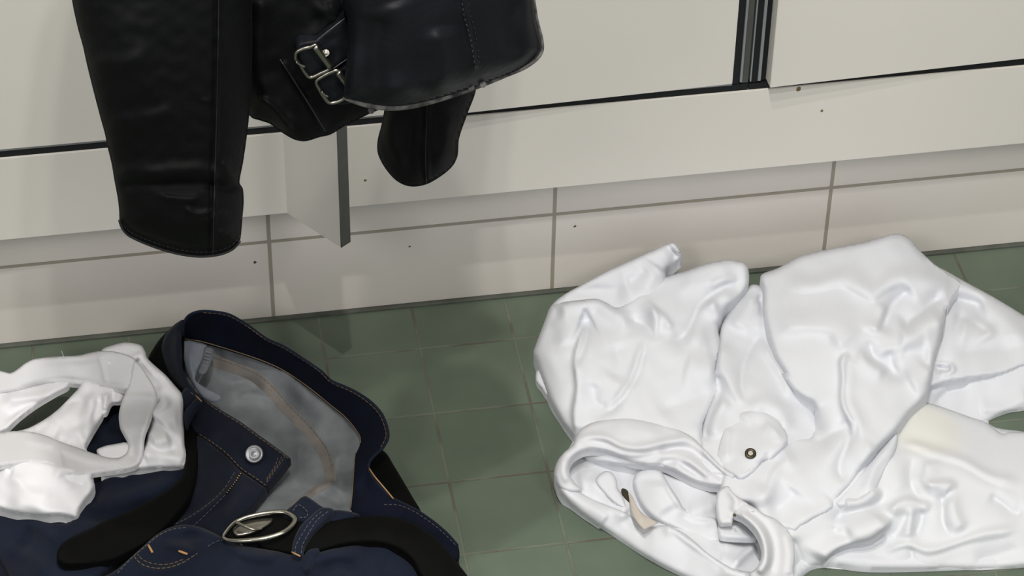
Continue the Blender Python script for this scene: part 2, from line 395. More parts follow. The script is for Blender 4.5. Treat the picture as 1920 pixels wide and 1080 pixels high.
# ============================================================ lockers
FY = -.06; ZB = .1887; ZG0 = .2892; ZG1 = .2995; XA = .4640; XB = .4995
lk = thing('locker', (-.55, FY, ZB), 'white laminate locker left of the black vertical rail, behind the leather jacket', 'locker')
box('body', -1.6, XA + .002, FY + .02, -.0005, ZB + .0, 1.9, 'dark', lk)
box('gap_seal', -1.6, XA + .0168, FY + .002, FY + .0175, ZG0, ZG1 - .0024, 'dark', lk)
box('base_board', -1.6, 2.1, FY, FY + .0185, ZB, ZG0, 'locker', lk, .0006)
def ajar_door(x0, x1, out, parent):     # hinged on its right side, left side pulled out a little
    w = x1 - x0; bm = bmesh.new(); box_bm(bm, 0, w, 0, .018, 0, 1.58, .0005); me = bpy.data.meshes.new('door'); bm.to_mesh(me); bm.free()
    me.transform(Matrix.Translation((-w, 0, 0))); me.transform(Matrix.Rotation(out / w, 4, 'Z')); me.transform(Matrix.Translation((x1, FY, ZG1)))
    return link('door', me, 'locker', parent)
ajar_door(.128, XA, .0105, lk)
box('door', -.320, .124, FY, FY + .018, ZG1, 1.88, 'locker', lk, .0006)
box('door', -1.58, -.326, FY, FY + .018, ZG1, 1.88, 'locker', lk, .0006)
box('bottom_rail', -1.6, XA, FY + .001, FY + .016, ZG1 - .0022, ZG1 - .0004, 'alu', lk)
box('door_rail', XA, XA + .0065, FY + .001, FY + .016, ZG1 - .001, 1.88, 'dark', lk)
box('door_rail', XA + .0072, XA + .0095, FY - .001, FY + .016, ZG1 + .002, 1.88, 'alu', lk)
box('door_rail', XA + .0100, XA + .0165, FY + .002, FY + .016, ZG1 - .001, 1.88, 'edge', lk)
lr = thing('locker', (1.1, FY, ZB), 'white laminate locker right of the black vertical rail, door slightly ajar', 'locker')
box('body', XA + .0175, 2.1, FY + .02, -.0005, ZB, 1.9, 'dark', lr)
box('gap_seal', XA + .0176, 2.1, FY + .002, FY + .0175, ZG0 + .0001, ZG1 - .0030, 'dark', lr)
box('door_rail', XA + .0178, XA + .0192, FY + .000, FY + .016, ZG1 + .001, 1.88, 'alu', lr)
box('door_rail', XA + .0195, XA + .0255, FY + .002, FY + .016, ZG1 - .001, 1.88, 'dark', lr)
box('door_rail', XA + .0258, XA + .0288, FY + .000, FY + .016, ZG1 + .001, 1.88, 'alu', lr)
box('door_rail', XA + .0290, XB + .000, FY + .004, FY + .016, ZG1 - .001, 1.88, 'dark', lr)
ajar_door(XB, XB + .31, .0118, lr)
box('bottom_rail', XB + .05, 2.0, FY + .003, FY + .016, ZG1 - .0028, ZG1 - .0012, 'alu', lr)
box('door', XB + .316, 2.0, FY, FY + .018, ZG1, 1.88, 'locker', lr, .0006)
# board standing out from the lockers
p0 = np.array([.0160, -.0602]); p1 = np.array([.0627, -.1217]); dv = (p1 - p0) / np.linalg.norm(p1 - p0); nv = np.array([-dv[1], dv[0]])
bd = thing('divider_board', (p0[0], p0[1], ZB), 'white upright board with dark edge standing out from the lockers below the black jacket', 'board')
def prism(a, b, t0, t1, z0, z1):
    q = [a + nv * t0, b + nv * t0, b + nv * t1, a + nv * t1]
    q[3] = q[3] + dv * (.0098 if a is p0 else 0)
    vs = [(x[0], x[1], z) for z in (z0, z1) for x in q]
    return mesh(vs, [(0, 3, 2, 1), (4, 5, 6, 7), (0, 1, 5, 4), (1, 2, 6, 5), (2, 3, 7, 6), (3, 0, 4, 7)], False)
link('panel', prism(p0, p1 - dv * .001, 0, .0128, ZB, 1.2), 'locker', bd)
link('edge_band', prism(p1 - dv * .001, p1, 0, .0128, ZB, 1.2), 'edge', bd, label='dark grey edge band')
# small marks
def smudge(u, v, r, plane_y, parent_name, m='stain', lab=''):
    c = at(u, v, y=plane_y); vs = [c + np.array([0, -.0003, 0])]; k = 9
    for j in range(k): a = 2 * math.pi * j / k; q = r * random.uniform(.6, 1.25); vs.append(c + np.array([q * math.cos(a), -.0001, q * math.sin(a)]))
    return vs, [(0, 1 + (j + 1) % k, 1 + j) for j in range(k)]
for (u, v, r, y) in ((1541, 207, .0018, FY), (1497, 166, .0030, FY), (685, 338, .0016, FY)):
    a, b = smudge(u, v, r, y, ''); link('scuff_mark', mesh(a, b), 'stain', lr if u > 1000 else lk)
for i, (u, v, r, y) in enumerate(((1078, 424, .0016, 0), (478, 492, .0018, 0), (768, 462, .0014, 0))):
    a, b = smudge(u, v, r, y, ''); link('trim_%d' % (i + 2), mesh(a, b), 'caulk', kind='structure')

# ============================================================ leather jacket (hanging about 42 cm out from the wall)
YJ = 420
jk = thing('leather_jacket', tuple(at(560, -620, y=-.42)), 'black leather biker jacket with strap buckles hanging in front of the white lockers', 'jacket')
# far sleeve, behind the hem
sr, Hsr = relief('sleeve', G4((600, -1350), (540, -900), (560, -300), (570, 100), (565, 420), (552, 500), (535, 570), (536, 620), (560, 672), (600, 722), (640, 748), (685, 756), (740, 744), (800, 708), (840, 672), (860, 630), (866, 560), (900, 460), (935, 360), (960, 100), (980, -300), (1010, -900), (900, -1350)),
    [(780, 345, YJ - 45), (780, 200, YJ - 45), (780, -300, YJ - 40)], 'leather', jk,
    creases=[cr(G4((745, 300), (740, 450), (733, 600), (738, 745)), 3, 5, 7, .05), cr(G4((738, 300), (731, 450), (722, 600), (725, 745)), 4, 3, -5, .05), cr(G4((600, 440), (585, 560), (640, 700)), 14, 12, 5), cr(G4((830, 440), (805, 600), (770, 690)), 12, 14, 5), cr(G4((690, 440), (665, 600), (680, 720)), 8, 10, -4)],
    lens=(75, 34), mode='y', step=5, wr=(1.2, 60, 3))
stitches('seam', G4((741, 320), (737, 450), (730, 600), (733, 742)), Hsr, 'wornd', sr, r=.4, mode='y', solid=True, lift=.1)
# jacket back / middle body with belt straps
bd_, Hb = relief('body', G4((-120, -1300), (-300, -900), (-260, -300), (-60, 0), (-20, 380), (20, 472), (60, 488), (100, 502), (150, 538), (200, 566), (245, 572), (300, 556), (345, 545), (400, 512), (440, 492), (500, 462), (560, 430), (700, 200), (800, -200), (860, -900), (700, -1350), (300, -1420)),
    [(600, 150, YJ), (560, 250, YJ - 5), (480, 220, YJ - 20), (650, 0, YJ), (500, 0, YJ), (600, -300, YJ)], 'leather', jk,
    creases=[cr(G4((60, -40), (45, 200), (90, 400), (190, 540)), 20, 30, 10, .1), cr(G4((250, 0), (330, 60), (300, 130), (180, 180)), 12, 16, 7), cr(G4((330, 0), (370, 60), (350, 110)), 7, 8, 5), cr(G4((150, 245), (230, 380), (325, 535)), 5, 3, 5, .05), cr(G4((30, 390), (110, 430), (210, 560)), 6, 10, 8)],
    lens=(60, 28), mode='y', step=4, wr=(1.6, 50, 5))
stitches('seam', G4((140, 240), (180, 300), (250, 410), (322, 530)), Hb, 'wornd', bd_, r=.6, mode='y', solid=True, lift=.2)
# straps and their buckles
def strap(name, px, h, m='leather2', w=3, par=jk):
    return relief(name, px, [(p[0], p[1], h) for p in px[:3]], m, par, edge=(5, 2), skirt=10, mode='y', step=3, wr=(.6, 30, 8))
s1, Hs1 = strap('strap', G4((205, 190), (290, 160, 1), (405, 70, 1), (480, 180, 1), (360, 285), (265, 318)), YJ + 42)
s2, Hs2 = strap('strap', G4((290, 325), (372, 285), (470, 230), (540, 330), (470, 405), (345, 418)), YJ + 42)
stitches('edge_stitching', G4((290, 162), (340, 122), (402, 74)), lambda u, v: np.full(len(u), (YJ + 45) / 1000), 'worn', s1, r=.45, mode='y', solid=True)
stitches('edge_stitching', G4((350, 282), (390, 254), (430, 226)), lambda u, v: np.full(len(u), (YJ + 45) / 1000), 'worn', s1, r=.4, mode='y', solid=True)
def buckle(pts, bar, pr, par, h):
    b = tube_px('buckle', [(p[0], p[1], h) for p in pts], 1.5, 'oldmetal', par, mode='y', closed=True, seg=5, label='tarnished silver frame buckle')
    tube_px('buckle_bar', [(p[0], p[1], h + 1.5) for p in bar], 2.8, 'oldmetal', b, mode='y', n=12)
    tube_px('prong', [(p[0], p[1], h + 3) for p in pr], 1.1, 'oldmetal', b, mode='y')
    return b
buckle(G4((262, 190), (286, 182), (305, 205), (345, 268), (300, 298), (262, 313), (240, 292), (222, 262), (203, 238), (206, 212), (230, 198)), G4((280, 186), (345, 270)), G4((205, 250), (222, 262), (240, 270)), s1, YJ + 46)
disc('rivet', *G4((326, 215))[0], YJ + 46, 3.0, 1.5, 'oldmetal', s1, normal=-CF, mode='y', dome=.5)
buckle(G4((345, 292), (375, 286), (392, 312), (420, 350), (395, 400), (345, 417), (322, 396), (300, 362), (286, 330), (310, 310)), G4((374, 290), (418, 345)), G4((308, 372), (322, 384), (334, 390)), s2, YJ + 46)
# front flap with the hem
fl, Hf = relief('front_panel', G4((430, -1300), (400, -900), (395, -300), (385, 0), (408, 60), (418, 140), (410, 240), (402, 320), (398, 398, 1), (450, 412), (520, 428), (590, 434), (660, 428), (760, 406), (860, 376), (960, 344), (1060, 306), (1130, 275), (1180, 240), (1203, 205), (1200, 160), (1180, 80), (1168, 0), (1140, -300), (1180, -900), (980, -1300)),
    [(650, 100, YJ + 52), (650, 190, YJ + 52), (850, 100, YJ + 40), (980, 80, YJ + 10), (840, 0, YJ + 40), (840, -300, YJ + 15)], 'leather2', jk,
    creases=[cr(G4((880, -30), (905, 120), (935, 280)), 4, 6, 4, .05), cr(G4((540, 60), (520, 200), (530, 420)), 20, 30, -6, .1), cr(G4((600, 0), (640, 160), (620, 400)), 30, 30, 5, .1), cr(G4((780, 100), (800, 250), (770, 400)), 28, 22, 7, .2), cr(G4((1100, -50), (1080, 120), (1120, 260)), 18, 20, -6), cr(G4((420, 390), (600, 412), (760, 386), (960, 326), (1120, 262), (1190, 200)), 6, 6, -3, .03)],
    lens=(40, 26), mode='y', step=4, wr=(1.6, 70, 9))
stitches('seam', G4((874, -30), (885, 60), (912, 160), (932, 280)), Hf, 'wornd', fl, r=.55, dash=6, gap=4, mode='y', lift=.4)
stitches('seam', G4((896, -30), (912, 60), (934, 150), (948, 260)), Hf, 'wornd', fl, r=.35, dash=5, gap=6, mode='y', lift=.3)
def hemH(off): return lambda u, v: Hf(u, v - 2) + off
hem = G4((398, 400), (450, 414), (520, 430), (590, 436), (660, 430), (760, 407), (860, 378), (960, 346), (1060, 308), (1130, 277), (1180, 242), (1203, 206), (1201, 160), (1182, 80), (1168, -10))
tube_px('hem_piping', [(p[0], p[1] - 1, YJ + 54 - max(0, p[0] - 700) * .12) for p in hem], [1.0, 2.4, 3.0, 2.9, 3.0, 3.1, 2.6, 1.8, 1.2, 1.5, 1.4, 1.2, 1.2, 1, 1], 'worn', fl, mode='y', label='worn grey hem edge')
for (u, v) in G4((915, 352), (962, 342), (510, 448), (115 + 0, 0))[:3]:
    disc('scuff', u, v, YJ + 40 if u > 700 else YJ + 26, 2.6, 1.2, 'worn', fl, normal=-CF, mode='y', dome=.2)
# near sleeve
sl, Hsl = relief('sleeve', G3((200, -1300), (90, -900), (50, -400), (62, -120), (75, 0), (98, 110), (120, 190), (133, 250), (160, 360), (190, 475), (208, 540), (218, 590), (236, 665), (246, 725), (260, 800), (266, 850), (268, 890), (280, 925), (310, 955), (400, 995), (500, 1025), (590, 1037), (670, 1030), (725, 1008), (755, 975), (762, 930), (766, 880), (771, 820), (768, 765), (754, 738), (768, 660), (780, 580), (792, 480), (800, 380), (806, 200), (804, 0), (800, -400), (760, -900), (620, -1300)),
    [(300, 100, YJ + 40), (340, 400, YJ + 30), (300, -400, YJ + 20)], 'leather', jk,
    creases=[cr(G3((668, -50), (668, 250), (660, 500), (655, 700), (648, 1035)), 3, 4, 5, .02), cr(G3((658, -50), (656, 250), (650, 500), (643, 700), (636, 1035)), 4, 3, -3, .02),
             cr(G3((250, 690), (400, 700), (600, 690), (750, 740)), 14, 12, 5, .1), cr(G3((255, 740), (420, 745), (640, 745), (760, 770)), 10, 12, -5, .1), cr(G3((420, 790), (520, 805), (600, 800)), 5, 7, 4), cr(G3((520, 830), (580, 865), (660, 850)), 5, 7, 4), cr(G3((560, 890), (620, 890), (720, 850)), 6, 8, 3), cr(G3((580, 945), (640, 965), (740, 900)), 7, 7, 3),
             cr(G3((130, 240), (260, 260), (420, 200)), 18, 22, 5), cr(G3((200, 480), (330, 490), (520, 430)), 16, 22, 4), cr(G3((690, 640), (710, 700), (760, 720)), 8, 8, 5), cr(G3((272, 880), (320, 930), (450, 985), (590, 1010), (700, 995), (757, 940)), 5, 5, -3, .02), cr(G3((590, 405), (640, 408)), 3, 3, 1.5), cr(G3((300, 0), (320, 200), (380, 450)), 40, 40, 5)],
    lens=(85, 44), mode='y', step=3.5, wr=(.7, 55, 11))
stitches('seam', G3((670, -50), (668, 120), (666, 250), (660, 500), (654, 700), (646, 1030)), Hsl, 'wornd', sl, r=.3, mode='y', solid=True, lift=.1)
stitches('cuff_stitching', G3((274, 900), (310, 938), (400, 978), (500, 1008), (590, 1020), (670, 1013), (725, 990), (757, 955)), Hsl, 'wornd', sl, r=.45, dash=6, gap=3, mode='y', lift=.3)
tube_px('cuff_edge', [(p[0], p[1], YJ + 42) for p in G3((268, 892), (281, 926), (310, 956), (400, 996), (500, 1026), (590, 1038), (670, 1031), (725, 1009), (755, 976))], 1.2, 'wornd', sl, mode='y')
# coat hook above, holding the collar
hk = thing('coat_hook', tuple(at(560, -640, y=-.25)), 'metal coat hook above the lockers carrying the black jacket', 'hook')
a = at(560, -600, y=-.42); V3 = [np.array([a[0], -.06, a[2] + .09]), np.array([a[0], -.2, a[2] + .09]), np.array([a[0], -.36, a[2] + .07]), np.array([a[0], -.42, a[2] + .02]), np.array([a[0], -.45, a[2] + .04]), np.array([a[0], -.455, a[2] + .07])]
vs, fs = tube_mesh(V3, .006, 10); link('hook_arm', mesh(vs, fs), 'oldmetal', hk)

#@@CLOTHES@@
# ============================================================ white sweatshirt heap
sh = thing('sweatshirt', tuple(at(1480, 850, z=0)), 'crumpled white sweatshirt with open collar and small dark snap button heaped on the green floor', 'shirt')
relief('under_layer', [(1076, 812), (1033, 754), (1012, 700), (1010, 640), (1040, 590), (1120, 560), (1240, 560), (1330, 560), (1403, 545), (1440, 560), (1500, 530), (1690, 500), (1800, 560), (1930, 640), (2000, 720), (1930, 765), (1868, 776), (1851, 790), (1868, 802), (1960, 830), (2000, 1000), (1930, 1058), (1769, 1064), (1629, 1064), (1530, 1058), (1460, 1110), (1270, 1070), (1106, 966), (1050, 900), (1062, 850)],
    [(1020, 680, 6), (1250, 700, 20), (1500, 800, 24), (1750, 620, 16), (1900, 700, 8), (1800, 1000, 10), (1300, 1000, 6), (1100, 900, 6), (1850, 800, 4), (1420, 560, 6)], 'shirt', sh, edge=(12, 5), skirt=12, step=7)
relief('cloth_fold', R5((120, 640), (66, 672), (60, 690), (62, 722), (85, 752), (120, 790), (150, 700)), [(1005, 700, 12)], 'shirt', sh, edge=(5, 5), skirt=12, step=3)
# sleeve end reaching back against the wall
relief('sleeve', R5((690, 84), (724, 120), (732, 150, 1), (690, 190), (660, 215), (650, 300), (560, 400), (440, 440), (300, 420), (120, 420), (138, 368), (190, 325), (270, 280), (380, 220), (500, 165), (600, 120)),
    R5m(((690, 100), 84), ((720, 155), 76), ((500, 200), 74), ((270, 290), 58), ((140, 370), 42), ((560, 300), 66), ((400, 340), 52), ((650, 240), 62)), 'shirt', sh,
    creases=[cr(R5((470, 270), (530, 240), (570, 205)), 12, 16, -4), cr(R5((640, 230), (670, 190), (720, 130)), 16, 8, -7, .1), cr(R5((200, 345), (330, 300), (500, 285)), 14, 16, -5), cr(R5((560, 310), (620, 230), (690, 110)), 14, 10, 4)], edge=(10, 7), skirt=14, step=3.5, wr=(.8, 60, 2))
relief('cloth', R5((134, 372), (180, 360), (260, 350), (340, 344), (385, 362), (430, 384), (470, 362), (530, 312), (600, 262), (680, 236), (760, 212), (850, 180), (940, 164), (1000, 172), (1030, 186), (1042, 235), (1034, 290), (990, 345), (940, 388), (912, 440), (900, 490), (912, 560), (900, 620), (885, 690), (900, 760), (862, 860), (826, 950), (822, 1120), (600, 1120), (300, 1090), (240, 1010), (233, 976), (180, 910), (130, 822), (98, 740), (70, 660), (50, 592), (60, 556), (100, 450)),
    R5m(((134, 385), 42), ((50, 592), 20), ((100, 740), 16), ((235, 970), 20), ((180, 600), 46), ((350, 500), 56), ((350, 800), 46), ((600, 700), 50), ((700, 450), 60), ((1000, 200), 70), ((860, 200), 68), ((700, 240), 60), ((900, 450), 40), ((860, 600), 48), ((800, 900), 44), ((600, 1000), 42), ((420, 400), 52), ((550, 320), 60), ((950, 330), 56), ((1030, 280), 58)), 'shirt', sh,
    creases=[cr(R5((290, 455), (262, 510), (250, 620), (244, 760), (246, 965)), 10, 3.5, 6, .1), cr(R5((300, 450), (285, 520), (262, 680)), 5, 12, -5.5, .3), cr(R5((255, 440), (285, 455), (330, 440)), 14, 16, -10, .3),
             cr(R5((140, 378), (250, 365), (350, 352), (420, 395), (520, 440)), 8, 12, 7, .15), cr(R5((440, 395), (510, 440), (580, 480), (625, 560)), 9, 7, -7, .25), cr(R5((560, 350), (600, 420), (610, 520), (632, 565)), 7, 9, 6, .3), cr(R5((570, 390), (640, 430), (680, 500)), 6, 7, 4),
             cr(R5((640, 552), (715, 525), (770, 460), (830, 370), (920, 290), (1030, 245)), 9, 10, -8, .2), cr(R5((720, 560), (790, 500), (830, 400), (900, 350), (1000, 290)), 12, 12, 7, .2), cr(R5((860, 345), (890, 400), (905, 480)), 8, 9, 6, .3), cr(R5((590, 520), (560, 600), (500, 740), (420, 840), (340, 905)), 5, 9, -5, .2), cr(R5((575, 530), (540, 600), (480, 730), (400, 830)), 9, 6, 4, .2),
             cr(R5((885, 690), (860, 860), (830, 960)), 12, 8, -6, .2), cr(R5((620, 880), (760, 800), (880, 780)), 14, 20, -4), cr(R5((420, 540), (450, 640), (410, 720)), 20, 14, -4), cr(R5((320, 720), (330, 820), (400, 850)), 10, 14, -4), cr(R5((740, 640), (820, 660), (900, 640)), 22, 22, 4), cr(R5((700, 260), (840, 270), (980, 200)), 20, 18, 4), cr(R5((850, 300), (920, 260), (1000, 250)), 6, 8, 3),
             cr(R5((130, 420), (180, 470), (200, 560)), 14, 12, 3), cr(R5((90, 520), (130, 700), (200, 880)), 14, 14, 4)],
    edge=(11, 9), skirt=14, step=3.5, wr=(.9, 70, 4))
relief('front_fold', R5((1045, 284), (1075, 278), (1100, 292), (1140, 330), (1200, 500), (1240, 640), (1330, 790), (1400, 900), (1400, 1060), (1300, 1140), (1000, 1160), (825, 1140), (815, 1030), (826, 950), (850, 860), (880, 780), (870, 700), (890, 640), (905, 560), (915, 470), (960, 392), (1020, 320)),
    R5m(((1070, 300), 44), ((930, 480), 38), ((1100, 450), 40), ((1000, 600), 46), ((1150, 620), 36), ((1100, 750), 48), ((900, 900), 42), ((1200, 900), 40), ((1300, 850), 32), ((1000, 1100), 46)), 'shirt', sh,
    creases=[cr(R5((1100, 320), (1000, 420), (960, 500)), 16, 12, 6), cr(R5((1115, 470), (1060, 560), (1010, 650), (1005, 740), (1060, 830)), 7, 12, -7, .2), cr(R5((930, 540), (920, 650), (960, 740), (1040, 830)), 12, 10, 6, .2), cr(R5((1110, 520), (1150, 620), (1210, 740), (1230, 830)), 12, 9, 5), cr(R5((890, 690), (900, 780), (870, 880), (835, 1000)), 6, 10, -7, .1), cr(R5((950, 790), (900, 880), (870, 1000)), 9, 9, 6), cr(R5((1030, 850), (1120, 830), (1200, 880), (1230, 980)), 8, 8, 5), cr(R5((1080, 330), (1100, 380), (1095, 430)), 7, 7, -6)],
    edge=(10, 7), skirt=14, step=3.5, wr=(.8, 50, 6))
# right sleeve and the layers below it
relief('hem_layer', R7((800, 790), (900, 730), (1100, 690), (1276, 630), (1430, 600), (1460, 850), (1276, 856), (1230, 862), (1190, 868), (1150, 886), (1100, 910), (1050, 930), (1000, 960), (880, 930), (790, 850)),
    R7m(((850, 800), 26), ((1100, 880), 7), ((1276, 830), 7), ((1276, 700), 20), ((1000, 780), 18)), 'shirt', sh,
    creases=[cr(R7((850, 830), (930, 770), (1020, 720)), 6, 9, -5), cr(R7((1080, 860), (1180, 840), (1290, 810)), 10, 8, 2.5, .1)], edge=(8, 4), skirt=12, step=3.5, wr=(.6, 50, 7))
relief('sleeve', R7((700, 90), (800, 128), (860, 182), (930, 222), (1000, 262), (1130, 332), (1276, 420), (1400, 500), (1440, 620), (1370, 640), (1276, 656), (1210, 680), (1150, 698), (1080, 706), (1000, 716), (920, 728), (850, 750), (780, 760), (740, 600), (720, 300)),
    R7m(((860, 190), 46), ((1130, 335), 30), ((1276, 425), 22), ((1000, 400), 46), ((920, 560), 42), ((1150, 690), 32), ((1276, 640), 28), ((870, 730), 40), ((1276, 540), 34), ((800, 400), 40), ((1400, 600), 26)), 'shirt', sh,
    creases=[cr(R7((820, 260), (930, 290), (1050, 310), (1130, 335)), 9, 9, 6, .2), cr(R7((930, 420), (1000, 440), (1080, 490), (1120, 520)), 14, 14, -7), cr(R7((840, 340), (900, 330), (1000, 360), (1110, 370)), 12, 16, -9, .2), cr(R7((960, 465), (1060, 470), (1130, 540)), 12, 16, 6), cr(R7((1070, 360), (1160, 380), (1220, 470), (1240, 560)), 14, 14, 6), cr(R7((860, 650), (900, 655), (940, 665)), 6, 6, -9, .3), cr(R7((860, 630), (930, 648), (940, 680), (870, 690)), 4, 5, 4, .2), cr(R7((950, 600), (1100, 580), (1276, 560)), 20, 20, -3)],
    edge=(9, 8), skirt=14, step=3.5, wr=(.9, 60, 8))
# lower body spread to the right
B_out = R8((800, 300), (850, 232), (900, 182), (948, 154), (1020, 172), (1100, 200), (1190, 232), (1275, 262), (1330, 302), (1366, 322), (1400, 312), (1478, 314), (1600, 330), (1680, 700), (1600, 1015), (1478, 1032), (1360, 1040), (1250, 1046), (1050, 1046), (860, 1055), (650, 1048), (500, 1041), (400, 1032), (366, 1032), (300, 1070), (220, 1130), (60, 1130), (120, 900), (250, 800), (400, 700), (500, 600), (650, 420))
relief('body', B_out, R8m(((948, 180), 34), ((1275, 270), 14), ((1400, 330), 13), ((1478, 330), 14), ((850, 350), 34), ((1100, 350), 30), ((1478, 500), 28), ((900, 600), 36), ((1100, 640), 36), ((1300, 700), 32), ((700, 780), 34), ((1250, 1000), 10), ((860, 1010), 10), ((500, 1000), 9), ((370, 1010), 9), ((1478, 960), 14), ((300, 950), 26), ((200, 1100), 10), ((500, 800), 32), ((1600, 700), 25)), 'bodycloth', sh,
    creases=[cr(R8((800, 380), (900, 400), (1050, 430), (1180, 490), (1300, 540), (1478, 600)), 9, 16, 6, .15), cr(R8((790, 395), (900, 425), (1050, 460), (1180, 520), (1300, 570), (1478, 640)), 12, 10, -4, .15),
             cr(R8((1280, 640), (1360, 690), (1410, 730), (1478, 740)), 8, 10, -5, .2), cr(R8((930, 610), (1000, 585), (1080, 600), (1100, 640)), 7, 9, 7, .3), cr(R8((1010, 620), (1045, 700), (1060, 800), (1090, 870)), 8, 7, -6, .25), cr(R8((1070, 640), (1120, 760), (1160, 850)), 12, 14, 5), cr(R8((880, 430), (880, 560), (920, 680), (1000, 705)), 8, 9, -5, .25), cr(R8((960, 450), (970, 520), (940, 590)), 12, 8, 4),
             cr(R8((740, 740), (800, 700), (880, 690), (990, 710)), 7, 9, 7, .2), cr(R8((870, 710), (865, 800), (880, 900)), 7, 8, 5), cr(R8((925, 720), (930, 800), (905, 890)), 7, 7, -5), cr(R8((850, 720), (820, 830), (750, 880)), 8, 9, -5),
             cr(R8((380, 1020), (460, 950), (560, 905), (660, 868), (740, 810), (770, 750)), 14, 5, 9, .12), cr(R8((400, 1030), (470, 975), (570, 925), (680, 880), (760, 830)), 4, 10, -7, .12),
             cr(R8((480, 820), (500, 760), (600, 735), (700, 680), (735, 610)), 9, 9, -7, .2), cr(R8((520, 850), (640, 800), (740, 740)), 12, 12, 4), cr(R8((500, 700), (600, 690), (690, 590)), 8, 10, 8, .2), cr(R8((480, 800), (490, 860), (560, 870)), 8, 8, -4),
             cr(R8((700, 970), (860, 925), (960, 940), (1150, 900), (1300, 860), (1478, 810)), 9, 12, 6, .15), cr(R8((700, 985), (860, 945), (960, 965), (1150, 925), (1300, 890), (1478, 840)), 10, 10, -4, .15), cr(R8((880, 930), (878, 990), (866, 1050)), 3, 4, -2.5, .2), cr(R8((1200, 1000), (1330, 960), (1478, 930)), 10, 12, -3), cr(R8((740, 420), (800, 500), (870, 640)), 14, 14, 4), cr(R8((250, 870), (280, 960), (280, 1060)), 10, 12, -6)],
    edge=(14, 8), skirt=14, step=3.5, wr=(.9, 60, 9))
# long sleeve twisting down from the back to the collar
M_out = R7((66, 236), (150, 200), (250, 146), (400, 110), (550, 80), (660, 47), (712, 47), (748, 66), (800, 125), (860, 182), (925, 228), (985, 272), (950, 330), (920, 390), (914, 430), (895, 520), (868, 610), (855, 680), (842, 750), (800, 815))[:-1] + R8((975, 60), (965, 110), (920, 160), (860, 220), (800, 300), (700, 400), (620, 500), (560, 590), (500, 655), (480, 700), (430, 745), (350, 785), (290, 850), (180, 860), (60, 760), (20, 700), (-60, 680), (-140, 600), (-100, 500), (-20, 400), (120, 330), (240, 330), (320, 340), (345, 330), (358, 250), (362, 200), (350, 156), (300, 130), (240, 82), (185, 0)) + R7((180, 690), (130, 605), (100, 510), (78, 400), (76, 300))
relief('sleeve', M_out, R7m(((66, 236), 60), ((660, 60), 82), ((400, 130), 76), ((860, 190), 62), ((980, 275), 47), ((914, 420), 64), ((855, 650), 60), ((300, 300), 70), ((600, 350), 72), ((100, 500), 58), ((300, 600), 66), ((600, 650), 66), ((230, 760), 54)) + R8m(((350, 200), 52), ((600, 250), 62), ((800, 300), 50), ((560, 560), 44), ((250, 550), 52), ((60, 620), 48), ((300, 820), 34), ((450, 420), 58), ((-80, 600), 48), ((230, 335), 36), ((120, 335), 40), ((340, 335), 38)), 'shirt', sh, noedge=[R7((860, 182), (985, 272), (940, 345))],
    creases=[cr(R7((160, 275), (320, 290), (460, 272), (540, 300), (590, 330), (660, 285), (740, 255), (860, 265), (960, 300)), 12, 12, 6, .12), cr(R7((170, 300), (320, 315), (450, 300), (530, 330), (590, 355), (670, 315), (750, 285)), 10, 12, -4, .15),
             cr(R7((120, 510), (200, 480), (300, 462), (390, 480), (450, 560), (490, 600)), 20, 12, 6, .2), cr(R7((600, 490), (640, 430), (690, 360), (760, 290)), 9, 14, -8, .2), cr(R7((575, 510), (600, 440), (650, 360)), 10, 8, 5),
             cr(R7((700, 490), (790, 420), (860, 350), (930, 340)), 14, 10, -10, .2), cr(R7((680, 540), (760, 520), (830, 460), (905, 410)), 12, 12, 7, .2), cr(R7((570, 520), (590, 600), (640, 640), (700, 730)), 9, 10, -6, .2), cr(R7((660, 560), (680, 660), (730, 740)), 11, 12, -7), cr(R7((740, 740), (790, 720), (850, 640)), 12, 12, 5),
             cr(R7((480, 590), (442, 640), (436, 740), (450, 830), (475, 920), (475, 1000)), 10, 4.5, 8, .12), cr(R7((500, 600), (460, 660), (455, 740), (470, 830), (495, 920), (490, 1010)), 5, 14, -5, .15), cr(R7((500, 590), (580, 650), (650, 690)), 8, 10, 5), cr(R7((700, 600), (780, 600), (850, 590)), 20, 20, -4),
             cr(R8((350, 170), (380, 250), (375, 330)), 10, 12, -6), cr(R8((345, 362), (440, 320), (510, 280), (545, 240)), 8, 12, -5, .2), cr(R8((545, 250), (540, 360), (500, 510), (520, 600)), 9, 8, -6, .2), cr(R8((600, 520), (680, 420), (790, 300), (880, 200)), 20, 14, 5), cr(R8((260, 420), (170, 500), (110, 600), (80, 720)), 14, 16, 7, .2), cr(R8((210, 430), (130, 520), (60, 640)), 12, 9, -5), cr(R8((270, 600), (200, 690), (120, 750)), 16, 16, -5), cr(R8((480, 700), (560, 600), (640, 500), (720, 400)), 16, 7, 4, .1), cr(R8((250, 860), (290, 800), (420, 750), (480, 710)), 12, 6, 5, .1), cr(R8((230, 130), (300, 240), (330, 340)), 12, 12, -4)],
    edge=(12, 10), skirt=14, step=3.5, wr=(1, 75, 12))
relief('cloth_fold', R8((802, 318), (790, 420), (750, 500), (710, 580), (660, 680), (600, 690), (500, 710), (470, 690), (560, 580), (640, 490), (720, 400)), R8m(((800, 330), 46), ((700, 560), 44), ((500, 700), 42)), 'shirt', sh, creases=[cr(R8((780, 350), (690, 500), (600, 650)), 6, 6, 4)], edge=(7, 5), skirt=12, step=3)
